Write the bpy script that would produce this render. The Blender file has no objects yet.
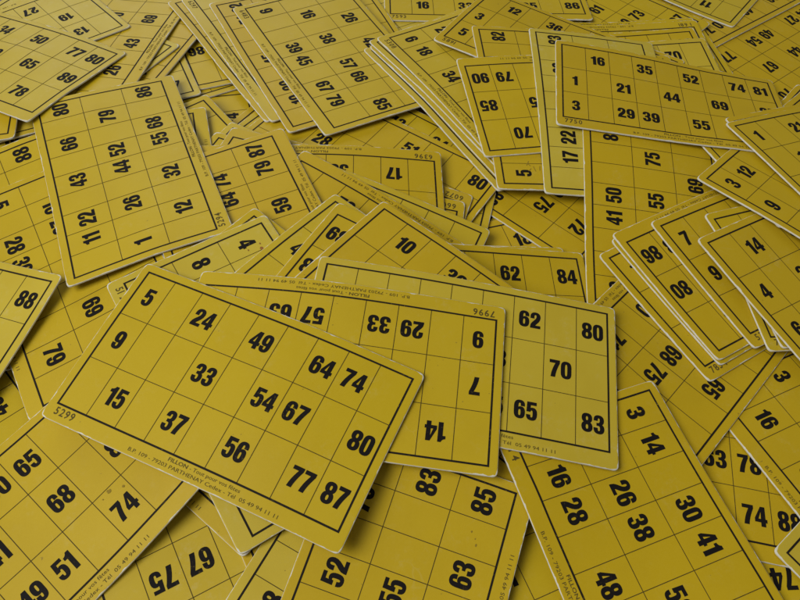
import bpy, math, random
import numpy as np
from mathutils import Matrix, Vector

# ------------------------------------------------------------------ scene, camera, light
S = 0.15                      # metres per printed-frame width (all card data are in frame widths)
scene = bpy.context.scene
C = scene.collection

PITCH, ROLL, CAM_H, FPX = 0.9369, 0.0726, 2.202, 764.5
cp, sp, cr, sr = math.cos(PITCH), math.sin(PITCH), math.cos(ROLL), math.sin(ROLL)
fwd = Vector((0, cp, -sp)); right0 = Vector((1, 0, 0)); up0 = Vector((0, sp, cp))
right = cr * right0 + sr * up0
up = -sr * right0 + cr * up0
cam_data = bpy.data.cameras.new('camera')
cam_data.sensor_width = 36.0
cam_data.lens = FPX / 800.0 * 36.0
cam_data.clip_start = 0.01
cam_data.clip_end = 50.0
cam = bpy.data.objects.new('camera', cam_data)
M = Matrix((right, up, -fwd)).transposed().to_4x4()
M.translation = Vector((0, 0, CAM_H * S))
cam.matrix_world = M
C.objects.link(cam)
scene.camera = cam

world = bpy.data.worlds.new('World'); scene.world = world
world.use_nodes = True
bg = world.node_tree.nodes['Background']
bg.inputs['Color'].default_value = (1.0, 0.97, 0.90, 1)
bg.inputs['Strength'].default_value = 0.13

def area(name, loc, target, sx, sy, power, color):
    d = bpy.data.lights.new(name, 'AREA')
    d.shape = 'RECTANGLE'; d.size = sx; d.size_y = sy; d.energy = power; d.color = color
    o = bpy.data.objects.new(name, d)
    o.location = loc
    o.rotation_euler = (Vector(target) - Vector(loc)).to_track_quat('-Z', 'Y').to_euler()
    C.objects.link(o)
    return o
area('window_light', (-1.20, -0.38, 1.50), (0, 0.28, 0), 1.2, 1.2, 28.0, (1.0, 0.99, 0.95))
area('far_window_light', (-0.9, 2.3, 0.95), (0, 0.3, 0), 1.3, 1.0, 11.0, (0.86, 0.95, 1.0))

vs = scene.view_settings
vs.view_transform = 'Standard'; vs.look = 'None'; vs.gamma = 1.0; vs.exposure = 0.13
try: vs.use_curve_mapping = False
except Exception: pass
scene.cycles.use_denoising = True

# ------------------------------------------------------------------ card geometry constants
CW, CH, CY, TH, HR = 1.06, 0.6125, -0.0125, 0.0068, 0.5244
GU, GV = 15, 9
HX, HY = CW / 2, CH / 2
RC = 0.016                    # rounded corner radius
INK = 0.0006                  # ink lies just above the paper

def catmull(n, x):
    x = np.asarray(x, float)
    i = np.clip(np.floor(x).astype(int), 0, n - 2); t = x - i
    w = np.stack([-.5*t + t*t - .5*t**3, 1 - 2.5*t*t + 1.5*t**3, .5*t + 2*t*t - 1.5*t**3, -.5*t*t + .5*t**3], -1)
    W = np.zeros((len(x), n)); r = np.arange(len(x))
    for k in range(4):
        j = i + k - 1
        lo, hi = j < 0, j > n - 1
        mid = ~(lo | hi)
        W[r[mid], j[mid]] += w[mid, k]
        W[r[lo], 0] += 2 * w[lo, k]; W[r[lo], 1] -= w[lo, k]
        W[r[hi], n-1] += 2 * w[hi, k]; W[r[hi], n-2] -= w[hi, k]
    return W

def bend(dev, x, y):
    """height of the gently warped card above its mean plane; x, y relative to the frame centre"""
    fu = np.clip((np.asarray(x) + HX) / CW * (GU - 1), 0, GU - 1)
    fv = np.clip((np.asarray(y) - CY + HY) / CH * (GV - 1), 0, GV - 1)
    return ((catmull(GU, fu) @ dev) * catmull(GV, fv)).sum(1)

# ------------------------------------------------------------------ materials
def new_mat(name):
    m = bpy.data.materials.new(name); m.use_nodes = True
    nt = m.node_tree
    b = nt.nodes['Principled BSDF']
    return m, nt, b

def N(nt, typ, **kw):
    n = nt.nodes.new(typ)
    for k, v in kw.items():
        if k == 'inp':
            for a, c in v.items(): n.inputs[a].default_value = c
        else: setattr(n, k, v)
    return n

def math_node(nt, op, a=None, b=None, clamp=False):
    n = nt.nodes.new('ShaderNodeMath'); n.operation = op; n.use_clamp = clamp
    for i, v in enumerate((a, b)):
        if v is None: continue
        if isinstance(v, (int, float)): n.inputs[i].default_value = v
        else: nt.links.new(v, n.inputs[i])
    return n.outputs[0]

def mix_col(nt, fac, a, b):
    n = nt.nodes.new('ShaderNodeMix'); n.data_type = 'RGBA'
    if isinstance(fac, (int, float)): n.inputs[0].default_value = fac
    else: nt.links.new(fac, n.inputs[0])
    for i, v in ((6, a), (7, b)):
        if isinstance(v, tuple): n.inputs[i].default_value = v
        else: nt.links.new(v, n.inputs[i])
    return n.outputs[2]

def noise(nt, vec, scale, detail=3.0, rough=0.55):
    n = nt.nodes.new('ShaderNodeTexNoise'); n.noise_dimensions = '4D'
    n.inputs['Scale'].default_value = scale; n.inputs['Detail'].default_value = detail
    n.inputs['Roughness'].default_value = rough
    nt.links.new(vec, n.inputs['Vector'])
    return n

def ramp(nt, val, lo, hi):
    n = nt.nodes.new('ShaderNodeMapRange'); n.interpolation_type = 'SMOOTHSTEP'
    nt.links.new(val, n.inputs['Value'])
    n.inputs['From Min'].default_value = lo; n.inputs['From Max'].default_value = hi
    return n.outputs['Result']

GOLD = (0.565, 0.392, 0.010, 1); PALE = (0.600, 0.465, 0.058, 1); PAPER = (0.74, 0.74, 0.70, 1)

def yellow_paper():
    m, nt, b = new_mat('yellow_card_face')
    tc = N(nt, 'ShaderNodeTexCoord'); obj = tc.outputs['Object']
    info = N(nt, 'ShaderNodeObjectInfo')
    sepc = N(nt, 'ShaderNodeSeparateColor'); nt.links.new(info.outputs['Color'], sepc.inputs[0])
    tone = sepc.outputs[0]
    seed = math_node(nt, 'MULTIPLY', info.outputs['Random'], 40.0)
    base = mix_col(nt, tone, GOLD, PALE)
    base = mix_col(nt, math_node(nt, 'MULTIPLY', sepc.outputs[1], .40), base, (0.500, 0.285, 0.008, 1))   # browner tint, set per card
    base = mix_col(nt, math_node(nt, 'MULTIPLY', sepc.outputs[2], .35), base, (0.500, 0.375, 0.014, 1))   # greener tint, set per card
    def nz(scale, detail=3.0, rough=0.55, off=0.0):
        n = noise(nt, obj, scale / S, detail, rough)
        nt.links.new(math_node(nt, 'ADD', seed, off), n.inputs['W'])
        return n.outputs['Fac']
    # large faint mottling, fine paper grain
    base = mix_col(nt, math_node(nt, 'MULTIPLY', ramp(nt, nz(5, 4), .40, .72), .26), base, (0.46, 0.305, 0.012, 1))
    base = mix_col(nt, math_node(nt, 'MULTIPLY', ramp(nt, nz(150, 2, .7, 3.), .35, .75), .14), base, (0.62, 0.45, 0.03, 1))
    # rubbed, whitish scuffs in patches
    sc = math_node(nt, 'MULTIPLY', ramp(nt, nz(9, 3, .5, 7.), .46, .72), ramp(nt, nz(42, 6, .78, 9.), .47, .68))
    amt = math_node(nt, 'ADD', math_node(nt, 'MULTIPLY', tone, .42), .14)
    base = mix_col(nt, math_node(nt, 'MULTIPLY', sc, amt), base, (0.64, 0.54, 0.24, 1))
    # a few fine hairline scratches rubbed through to paler paper
    wv = N(nt, 'ShaderNodeTexVoronoi'); wv.feature = 'DISTANCE_TO_EDGE'; wv.voronoi_dimensions = '4D'
    wv.inputs['Scale'].default_value = 9 / S
    wob = noise(nt, obj, 14 / S, 2, .5)
    vadd = N(nt, 'ShaderNodeVectorMath', operation='MULTIPLY_ADD'); nt.links.new(wob.outputs['Color'], vadd.inputs[0])
    vadd.inputs[1].default_value = (.05 * S,) * 3; nt.links.new(obj, vadd.inputs[2])
    nt.links.new(vadd.outputs[0], wv.inputs['Vector']); nt.links.new(seed, wv.inputs['W'])
    hair = math_node(nt, 'MULTIPLY', math_node(nt, 'LESS_THAN', wv.outputs['Distance'], .010), ramp(nt, nz(7, 3, .6, 41.), .56, .72))
    base = mix_col(nt, math_node(nt, 'MULTIPLY', hair, .10), base, (0.66, 0.56, 0.22, 1))
    # tiny dark specks
    base = mix_col(nt, math_node(nt, 'MULTIPLY', ramp(nt, nz(70, 2, .5, 15.), .735, .77), .5), base, (0.16, 0.11, 0.03, 1))
    # worn white rim: distance to the card edge, broken up by noise
    sep = N(nt, 'ShaderNodeSeparateXYZ'); nt.links.new(obj, sep.inputs[0])
    ax = math_node(nt, 'ABSOLUTE', sep.outputs[0]); ay = math_node(nt, 'ABSOLUTE', sep.outputs[1])
    dx = math_node(nt, 'SUBTRACT', HX * S, ax); dy = math_node(nt, 'SUBTRACT', HY * S, ay)
    d = math_node(nt, 'MINIMUM', dx, dy)
    far = math_node(nt, 'MAXIMUM', dx, dy)
    corner = math_node(nt, 'MULTIPLY', ramp(nt, far, .030 * S, .0), .0060 * S)
    wn = nz(22, 4, .6, 21.)
    wid = math_node(nt, 'MULTIPLY', ramp(nt, wn, .46, .85), .0066 * S)
    wid = math_node(nt, 'ADD', math_node(nt, 'ADD', wid, corner), .0011 * S)
    rim = math_node(nt, 'LESS_THAN', d, wid)
    rimf = math_node(nt, 'MULTIPLY', rim, .80)
    base = mix_col(nt, rimf, base, PAPER)
    nt.links.new(base, b.inputs['Base Color'])
    b.inputs['Roughness'].default_value = 0.47
    b.inputs['Specular IOR Level'].default_value = 0.20
    rr = math_node(nt, 'ADD', math_node(nt, 'MULTIPLY', nz(14, 3, .6, 30.), .20), .36)
    nt.links.new(rr, b.inputs['Roughness'])
    bump = N(nt, 'ShaderNodeBump'); bump.inputs['Strength'].default_value = 0.10; bump.inputs['Distance'].default_value = 0.0002
    nt.links.new(nz(40, 4, .65, 33.), bump.inputs['Height']); nt.links.new(bump.outputs[0], b.inputs['Normal'])
    return m

def paper_edge():
    m, nt, b = new_mat('white_card_core')
    tc = N(nt, 'ShaderNodeTexCoord')
    n = noise(nt, tc.outputs['Object'], 60 / S, 4, .7)
    c = mix_col(nt, ramp(nt, n.outputs['Fac'], .35, .75), (0.78, 0.79, 0.78, 1), (0.58, 0.53, 0.40, 1))
    nt.links.new(c, b.inputs['Base Color']); b.inputs['Roughness'].default_value = 0.85
    return m

def grey_back():
    m, nt, b = new_mat('grey_card_back')
    tc = N(nt, 'ShaderNodeTexCoord')
    n = noise(nt, tc.outputs['Object'], 80 / S, 4, .7)
    c = mix_col(nt, n.outputs['Fac'], (0.40, 0.37, 0.31, 1), (0.50, 0.47, 0.41, 1))
    nt.links.new(c, b.inputs['Base Color']); b.inputs['Roughness'].default_value = 0.85
    return m

def ink(name, col, wear):
    m, nt, b = new_mat(name)
    tc = N(nt, 'ShaderNodeTexCoord')
    geo = N(nt, 'ShaderNodeNewGeometry')
    n1 = noise(nt, geo.outputs['Position'], 95 / S, 4, .75)
    n2 = noise(nt, geo.outputs['Position'], 4 / S, 2, .5)
    f = math_node(nt, 'MULTIPLY', ramp(nt, n1.outputs['Fac'], .56, .70), ramp(nt, n2.outputs['Fac'], .42, .72))
    f = math_node(nt, 'MULTIPLY', f, wear)
    c = mix_col(nt, f, col, (0.42, 0.31, 0.06, 1))
    nt.links.new(c, b.inputs['Base Color'])
    b.inputs['Roughness'].default_value = 0.6; b.inputs['Specular IOR Level'].default_value = 0.08
    return m

MAT_FACE = yellow_paper(); MAT_EDGE = paper_edge(); MAT_BACK = grey_back()
MAT_INK = ink('black_number_ink', (0.012, 0.010, 0.010, 1), .28)
MAT_LINE = ink('black_line_ink', (0.020, 0.016, 0.012, 1), .75)
MAT_HAIR = ink('thin_line_ink', (0.075, 0.055, 0.016, 1), .9)
MAT_SMALL = ink('small_print_ink', (0.105, 0.078, 0.022, 1), .9)
MAT_STAIN = ink('red_brown_stain', (0.30, 0.13, 0.035, 1), .9)
MAT_PEN = ink('pen_mark', (0.30, 0.205, 0.028, 1), .8)
MAT_SCUFF = ink('pale_scuff', (0.60, 0.50, 0.20, 1), .9)

# ------------------------------------------------------------------ glyphs (unit height, own outlines)
def path(cmds):
    pts = []
    for c in cmds:
        if len(c) == 2: pts.append(c)
        else:
            x0, y0 = pts[-1]; x1, y1, x2, y2, x3, y3 = c
            for k in range(1, 6):
                t = k / 5; a = 1 - t
                pts.append((a**3*x0 + 3*a*a*t*x1 + 3*a*t*t*x2 + t**3*x3, a**3*y0 + 3*a*a*t*y1 + 3*a*t*t*y2 + t**3*y3))
    out = []
    for p in pts:
        if not out or (abs(p[0]-out[-1][0]) + abs(p[1]-out[-1][1])) > 1e-4: out.append(p)
    if abs(out[0][0]-out[-1][0]) + abs(out[0][1]-out[-1][1]) < 1e-4: out.pop()
    return out
def oval(cx, cy, rx, ry, n=14, p=2.6):
    o = []
    for k in range(n):
        a = 2 * math.pi * k / n; ca, sa = math.cos(a), math.sin(a)
        o.append((cx + rx * math.copysign(abs(ca)**(2/p), ca), cy + ry * math.copysign(abs(sa)**(2/p), sa)))
    return o
SIX = path([(.52,.70),(.345,.70),(.345,.76),(.345,.84,.325,.87,.28,.87),(.225,.87,.205,.83,.205,.70),(.205,.58),(.235,.625,.28,.645,.34,.645),(.47,.645,.535,.55,.535,.34),(.535,.10,.45,-.01,.275,-.01),(.10,-.01,.015,.10,.015,.33),(.015,.66),(.015,.90,.11,1.01,.28,1.01),(.44,1.01,.52,.92,.52,.76)])
GLYPH = {
 '0': [path([(.275,1.01),(.45,1.01,.535,.90,.535,.68),(.535,.32),(.535,.10,.45,-.01,.275,-.01),(.10,-.01,.015,.10,.015,.32),(.015,.68),(.015,.90,.10,1.01,.275,1.01)]), oval(.275,.5,.074,.36,16,3.2)],
 '1': [path([(.16,0),(.36,0),(.36,1.0),(.22,1.0),(.19,.90,.12,.845,.02,.83),(.02,.70),(.16,.70)])],
 '2': [path([(.02,0),(.53,0),(.53,.155),(.25,.155),(.28,.26,.53,.44,.53,.71),(.53,.91,.44,1.01,.275,1.01),(.10,1.01,.02,.90,.02,.72),(.02,.63),(.20,.63),(.20,.73),(.20,.83,.225,.87,.275,.87),(.33,.87,.345,.82,.345,.73),(.345,.52,.02,.38,.02,.09)])],
 '3': [path([(.02,.30),(.20,.30),(.20,.25),(.20,.17,.22,.135,.27,.135),(.33,.135,.345,.18,.345,.27),(.345,.39,.32,.44,.22,.44),(.17,.44),(.17,.57),(.22,.57),(.31,.57,.335,.63,.335,.72),(.335,.82,.32,.865,.27,.865),(.225,.865,.205,.83,.205,.75),(.205,.71),(.03,.71),(.03,.75),(.03,.92,.12,1.01,.275,1.01),(.43,1.01,.52,.92,.52,.75),(.52,.62,.48,.55,.41,.51),(.49,.475,.535,.40,.535,.27),(.535,.09,.44,-.01,.275,-.01),(.10,-.01,.02,.08,.02,.25)])],
 '4': [[(.29,1.0),(.475,1.0),(.475,.365),(.555,.365),(.555,.215),(.475,.215),(.475,0),(.285,0),(.285,.215),(.005,.215),(.005,.38)], [(.285,.365),(.145,.365),(.285,.76)]],
 '5': [path([(.06,1.0),(.50,1.0),(.50,.845),(.215,.845),(.208,.64),(.24,.675,.28,.69,.33,.69),(.47,.69,.535,.58,.535,.36),(.535,.10,.45,-.01,.275,-.01),(.10,-.01,.02,.08,.02,.28),(.20,.28),(.20,.17,.22,.135,.27,.135),(.33,.135,.345,.19,.345,.34),(.345,.49,.33,.55,.275,.55),(.235,.55,.212,.525,.207,.465),(.035,.465)])],
 '6': [SIX, oval(.275,.325,.07,.185,12,2.8)],
 '7': [path([(.03,1.0),(.53,1.0),(.53,.85),(.44,.62,.33,.33,.30,0),(.095,0),(.13,.33,.23,.60,.335,.835),(.03,.835)])],
 '8': [path([(.275,1.01),(.44,1.01,.525,.92,.525,.75),(.525,.63,.48,.56,.42,.52),(.49,.48,.54,.40,.54,.27),(.54,.09,.44,-.01,.275,-.01),(.11,-.01,.01,.09,.01,.27),(.01,.40,.06,.48,.13,.52),(.07,.56,.025,.63,.025,.75),(.025,.92,.11,1.01,.275,1.01)]), oval(.275,.735,.07,.125,12,2.4), oval(.275,.275,.076,.14,12,2.4)],
 '9': [[(.55-x, 1-y) for x, y in SIX], oval(.275,.675,.07,.185,12,2.8)],
}
BOLD = .016
ADV = {k: .60 for k in '0123456789'}; ADV['1'] = .45

def curve_to_mesh(data):
    o = bpy.data.objects.new('tmp', data); C.objects.link(o)
    dg = bpy.context.evaluated_depsgraph_get(); dg.update()
    me = bpy.data.meshes.new_from_object(o.evaluated_get(dg))
    bpy.data.objects.remove(o)
    V = np.array([v.co[:] for v in me.vertices]).reshape(-1, 3)[:, :2]
    F = [tuple(p.vertices) for p in me.polygons]
    bpy.data.meshes.remove(me)
    # every face points up
    out = []
    for f in F:
        a = sum(V[f[i]][0]*V[f[(i+1) % len(f)]][1] - V[f[(i+1) % len(f)]][0]*V[f[i]][1] for i in range(len(f)))
        if abs(a) < 1e-12: continue
        out.append(f if a > 0 else f[::-1])
    return V, out

def fill_loops(loops):
    cu = bpy.data.curves.new('glyph', 'CURVE'); cu.dimensions = '2D'; cu.fill_mode = 'BOTH'
    for lp in loops:
        s = cu.splines.new('POLY'); s.points.add(len(lp) - 1); s.use_cyclic_u = True
        for p, (x, y) in zip(s.points, lp): p.co = (x, y, 0, 1)
    r = curve_to_mesh(cu); bpy.data.curves.remove(cu)
    return r
def fatten(lp, d):
    """move a closed outline outwards (d > 0) or inwards along its mean normals"""
    n = len(lp); A = sum(lp[i][0]*lp[(i+1) % n][1] - lp[(i+1) % n][0]*lp[i][1] for i in range(n))
    s = 1 if A > 0 else -1; out = []
    for i in range(n):
        a, b, c = Vector(lp[i-1]), Vector(lp[i]), Vector(lp[(i+1) % n])
        e1, e2 = (b - a).normalized(), (c - b).normalized()
        n1, n2 = Vector((e1.y, -e1.x)) * s, Vector((e2.y, -e2.x)) * s
        m = n1 + n2
        k = 2 / max(m.length_squared, .8)
        out.append(tuple(b + m * (d * k)))
    return out
DIGIT = {k: fill_loops([fatten(lp, BOLD if i == 0 else -BOLD * .8) for i, lp in enumerate(v)]) for k, v in GLYPH.items()}

def text_mesh(body, bold=0.0):
    cu = bpy.data.curves.new('small_text', 'FONT'); cu.body = body; cu.size = 1.0
    cu.fill_mode = 'BOTH'; cu.offset = bold; cu.resolution_u = 2
    r = curve_to_mesh(cu); bpy.data.curves.remove(cu)
    return r

def merge(parts):
    V = []; F = []; n = 0
    for v, f in parts:
        V.append(v); F += [tuple(i + n for i in q) for q in f]; n += len(v)
    return np.concatenate(V), F
def xf(m, sx, sy, ox, oy): return m[0] * np.array([sx, sy]) + np.array([ox, oy]), m[1]

DH, DX = 0.0635, 0.0660       # number height and horizontal scale, frame widths
def number_shape(n):
    s = str(n); w = sum(ADV[c] for c in s[:-1]) + (.40 if s[-1] == '1' else .55)
    x = -w / 2; parts = []
    for c in s:
        parts.append(xf(DIGIT[c], DX, DH, x * DX, -DH / 2)); x += ADV[c]
    return merge(parts)
NUM = {}

# small print: shop line, address line, and thin digits for serials
T1a = text_mesh('FILLON', .014); T1b = text_mesh(' - Tout pour vos f\u00eates'); T2 = text_mesh('B.P. 109 - 79203 PARTHENAY Cedex - T\u00e9l  05 49 94 11 11')
SER = {c: text_mesh(c, .016) for c in '0123456789'}
def fit_text(m, x0, x1, y, h):
    V = m[0]; w = V[:, 0].max() - V[:, 0].min()
    sx = (x1 - x0) / w
    return (np.c_[(V[:, 0] - V[:, 0].min()) * sx + x0, V[:, 1] * h + y], m[1])
def ux(u): return u / 9 - .5
YB = -HR / 2
ADDRESS = merge([fit_text(T1a, ux(3.94), ux(4.56), YB - .0218, .0168), fit_text(T1b, ux(4.63), ux(6.20), YB - .0218, .0168),
                 fit_text(T2, ux(2.72), ux(7.42), YB - .0425, .0168)])
def serial_shape(s):
    parts = []; x = ux(.06)
    for c in s:
        V = SER[c][0]
        parts.append((np.c_[(V[:, 0] - V[:, 0].min()) * .033 + x, V[:, 1] * .036 + YB - .0345], SER[c][1])); x += .0198
    return merge(parts)

# frame and grid, subdivided so that they follow the warp of the card
def quad_strip(x0, y0, x1, y1, w):
    n = max(2, int(math.hypot(x1-x0, y1-y0) / .03)); L = math.hypot(x1-x0, y1-y0)
    px, py = -(y1-y0)/L*w/2, (x1-x0)/L*w/2
    V = []; F = []
    for k in range(n + 1):
        t = k / n; x = x0 + (x1-x0)*t; y = y0 + (y1-y0)*t
        V += [(x-px, y-py), (x+px, y+py)]
        if k: a = 2*k; F.append((a-2, a, a+1, a-1))
    return np.array(V), F
FW, LW = .0064, .0023
hx, hy = .5, HR / 2
FRAME = merge([quad_strip(-hx-FW/2, -hy, hx+FW/2, -hy, FW), quad_strip(-hx-FW/2, hy, hx+FW/2, hy, FW),
               quad_strip(-hx, -hy+FW/2, -hx, hy-FW/2, FW), quad_strip(hx, -hy+FW/2, hx, hy-FW/2, FW)])
lines = []
ys = [-hy + FW/2, -hy + HR/3, -hy + 2*HR/3, hy - FW/2]
for k in range(1, 9): 
    x = ux(k)
    for a, b in ((ys[0], ys[1]-LW/2), (ys[1]+LW/2, ys[2]-LW/2), (ys[2]+LW/2, ys[3])): lines.append(quad_strip(x, a, x, b, LW))
for y in ys[1:3]: lines.append(quad_strip(-hx+FW/2, y, hx-FW/2, y, LW))
GRID = merge(lines)
NF = len(FRAME[1])
PRINT = merge([FRAME, GRID])

# card board: rounded corners, small edge bevel, warped
def card_grid():
    def axis(h, n):
        inner = np.linspace(-h + RC, h - RC, n)
        k = [0, .25, .6]
        return np.concatenate([[-h + RC*f for f in k], inner, [h - RC*f for f in k[::-1]]])
    return axis(HX, 27), axis(HY, 15)
AX, AY = card_grid()
NX, NY = len(AX), len(AY)
GXX, GYY = np.meshgrid(AX, AY, indexing='ij')
def rounded(inset):
    x, y = GXX.copy(), GYY.copy()
    ax, ay = np.abs(x) - (HX - RC), np.abs(y) - (HY - RC)
    m = (ax > 1e-9) & (ay > 1e-9)
    L = np.hypot(ax, ay); k = np.where(m, np.maximum(ax, ay) / np.where(L > 0, L, 1), 1)
    x = np.where(m, np.sign(x) * (HX - RC + ax * k), x); y = np.where(m, np.sign(y) * (HY - RC + ay * k), y)
    return x * (1 - inset / HX), y * (1 - inset / HY)
idx = np.arange(NX * NY).reshape(NX, NY)
RING = list(idx[:, 0]) + list(idx[-1, 1:]) + list(idx[-2::-1, -1]) + list(idx[0, -2:0:-1])
TX, TY = rounded(.0011); OX, OY = rounded(0)
def build_board(dev):
    top = np.c_[TX.ravel(), TY.ravel()]; out = np.c_[OX.ravel(), OY.ravel()]
    zt = bend(dev, top[:, 0], top[:, 1] + CY); zo = bend(dev, out[:, 0], out[:, 1] + CY)
    n = NX * NY; R = len(RING)
    V = np.concatenate([np.c_[top, zt + TH], np.c_[out[RING], zo[RING] + TH - .0010], np.c_[out[RING], zo[RING] + .0006], np.c_[top, zt]])
    F = []; mats = []
    for i in range(NX - 1):
        for j in range(NY - 1):
            q = (idx[i, j], idx[i+1, j], idx[i+1, j+1], idx[i, j+1])
            F.append(q); mats.append(0)
            F.append(tuple(n + 2*R + a for a in q[::-1])); mats.append(2)
    for k in range(R):
        a, b = RING[k], RING[(k+1) % R]; k2 = (k+1) % R
        F.append((a, n + k, n + k2, b)); mats.append(0)
        F.append((n + k, n + R + k, n + R + k2, n + k2)); mats.append(1)
        F.append((n + R + k, n + 2*R + a, n + 2*R + b, n + R + k2)); mats.append(1)
    return V, F, mats

def mesh_from(name, V, F, mats, mat_idx=None, smooth=False):
    me = bpy.data.meshes.new(name)
    me.from_pydata((np.asarray(V) * S).tolist(), [], [tuple(int(i) for i in f) for f in F])
    for m in mats: me.materials.append(m)
    if mat_idx is not None: me.polygons.foreach_set('material_index', mat_idx)
    if smooth: me.polygons.foreach_set('use_smooth', [i == 0 for i in mat_idx] if mat_idx is not None else [True] * len(F))
    me.update()
    return me

def printed(name, shape, dev, mats, parent, ox=0., oy=0., dz=INK, mat_idx=None):
    """a printed mark laid onto the warped card face; shape is in frame coordinates"""
    V, F = shape
    x = V[:, 0] + ox; y = V[:, 1] + oy
    z = bend(dev, x, y) + TH + dz
    o = bpy.data.objects.new(name, mesh_from(name, np.c_[x, y - CY, z], F, mats, mat_idx))
    o.parent = parent
    C.objects.link(o)
    return o

# ------------------------------------------------------------------ the table under the heap
def table():
    m, nt, b = new_mat('blue_woven_cloth')
    geo = N(nt, 'ShaderNodeNewGeometry')
    w1 = N(nt, 'ShaderNodeTexWave'); w1.wave_type = 'BANDS'; w1.bands_direction = 'DIAGONAL'
    w1.inputs['Scale'].default_value = 130; w1.inputs['Distortion'].default_value = 1.5
    nt.links.new(geo.outputs['Position'], w1.inputs['Vector'])
    n = noise(nt, geo.outputs['Position'], 260, 3, .6)
    c = mix_col(nt, w1.outputs['Fac'], (0.055, 0.065, 0.15, 1), (0.16, 0.17, 0.25, 1))
    c = mix_col(nt, math_node(nt, 'MULTIPLY', n.outputs['Fac'], .5), c, (0.05, 0.045, 0.09, 1))
    nt.links.new(c, b.inputs['Base Color']); b.inputs['Roughness'].default_value = 0.9
    bump = N(nt, 'ShaderNodeBump'); bump.inputs['Strength'].default_value = 0.4; bump.inputs['Distance'].default_value = 0.001
    nt.links.new(w1.outputs['Fac'], bump.inputs['Height']); nt.links.new(bump.outputs[0], b.inputs['Normal'])
    z = -0.1275; n1 = 24
    V = []; F = []
    for i in range(n1 + 1):
        for j in range(n1 + 1): V.append((-6 + 12*i/n1, -3 + 12*j/n1, z))
    for i in range(n1):
        for j in range(n1):
            a = i*(n1+1)+j; F.append((a, a+n1+1, a+n1+2, a+1))
    o = bpy.data.objects.new('table_surface', mesh_from('table_surface', V, F, [m]))
    o['kind'] = 'structure'; o['label'] = 'blue-grey woven cloth on the table under the heap of cards'
    C.objects.link(o)
table()

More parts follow.
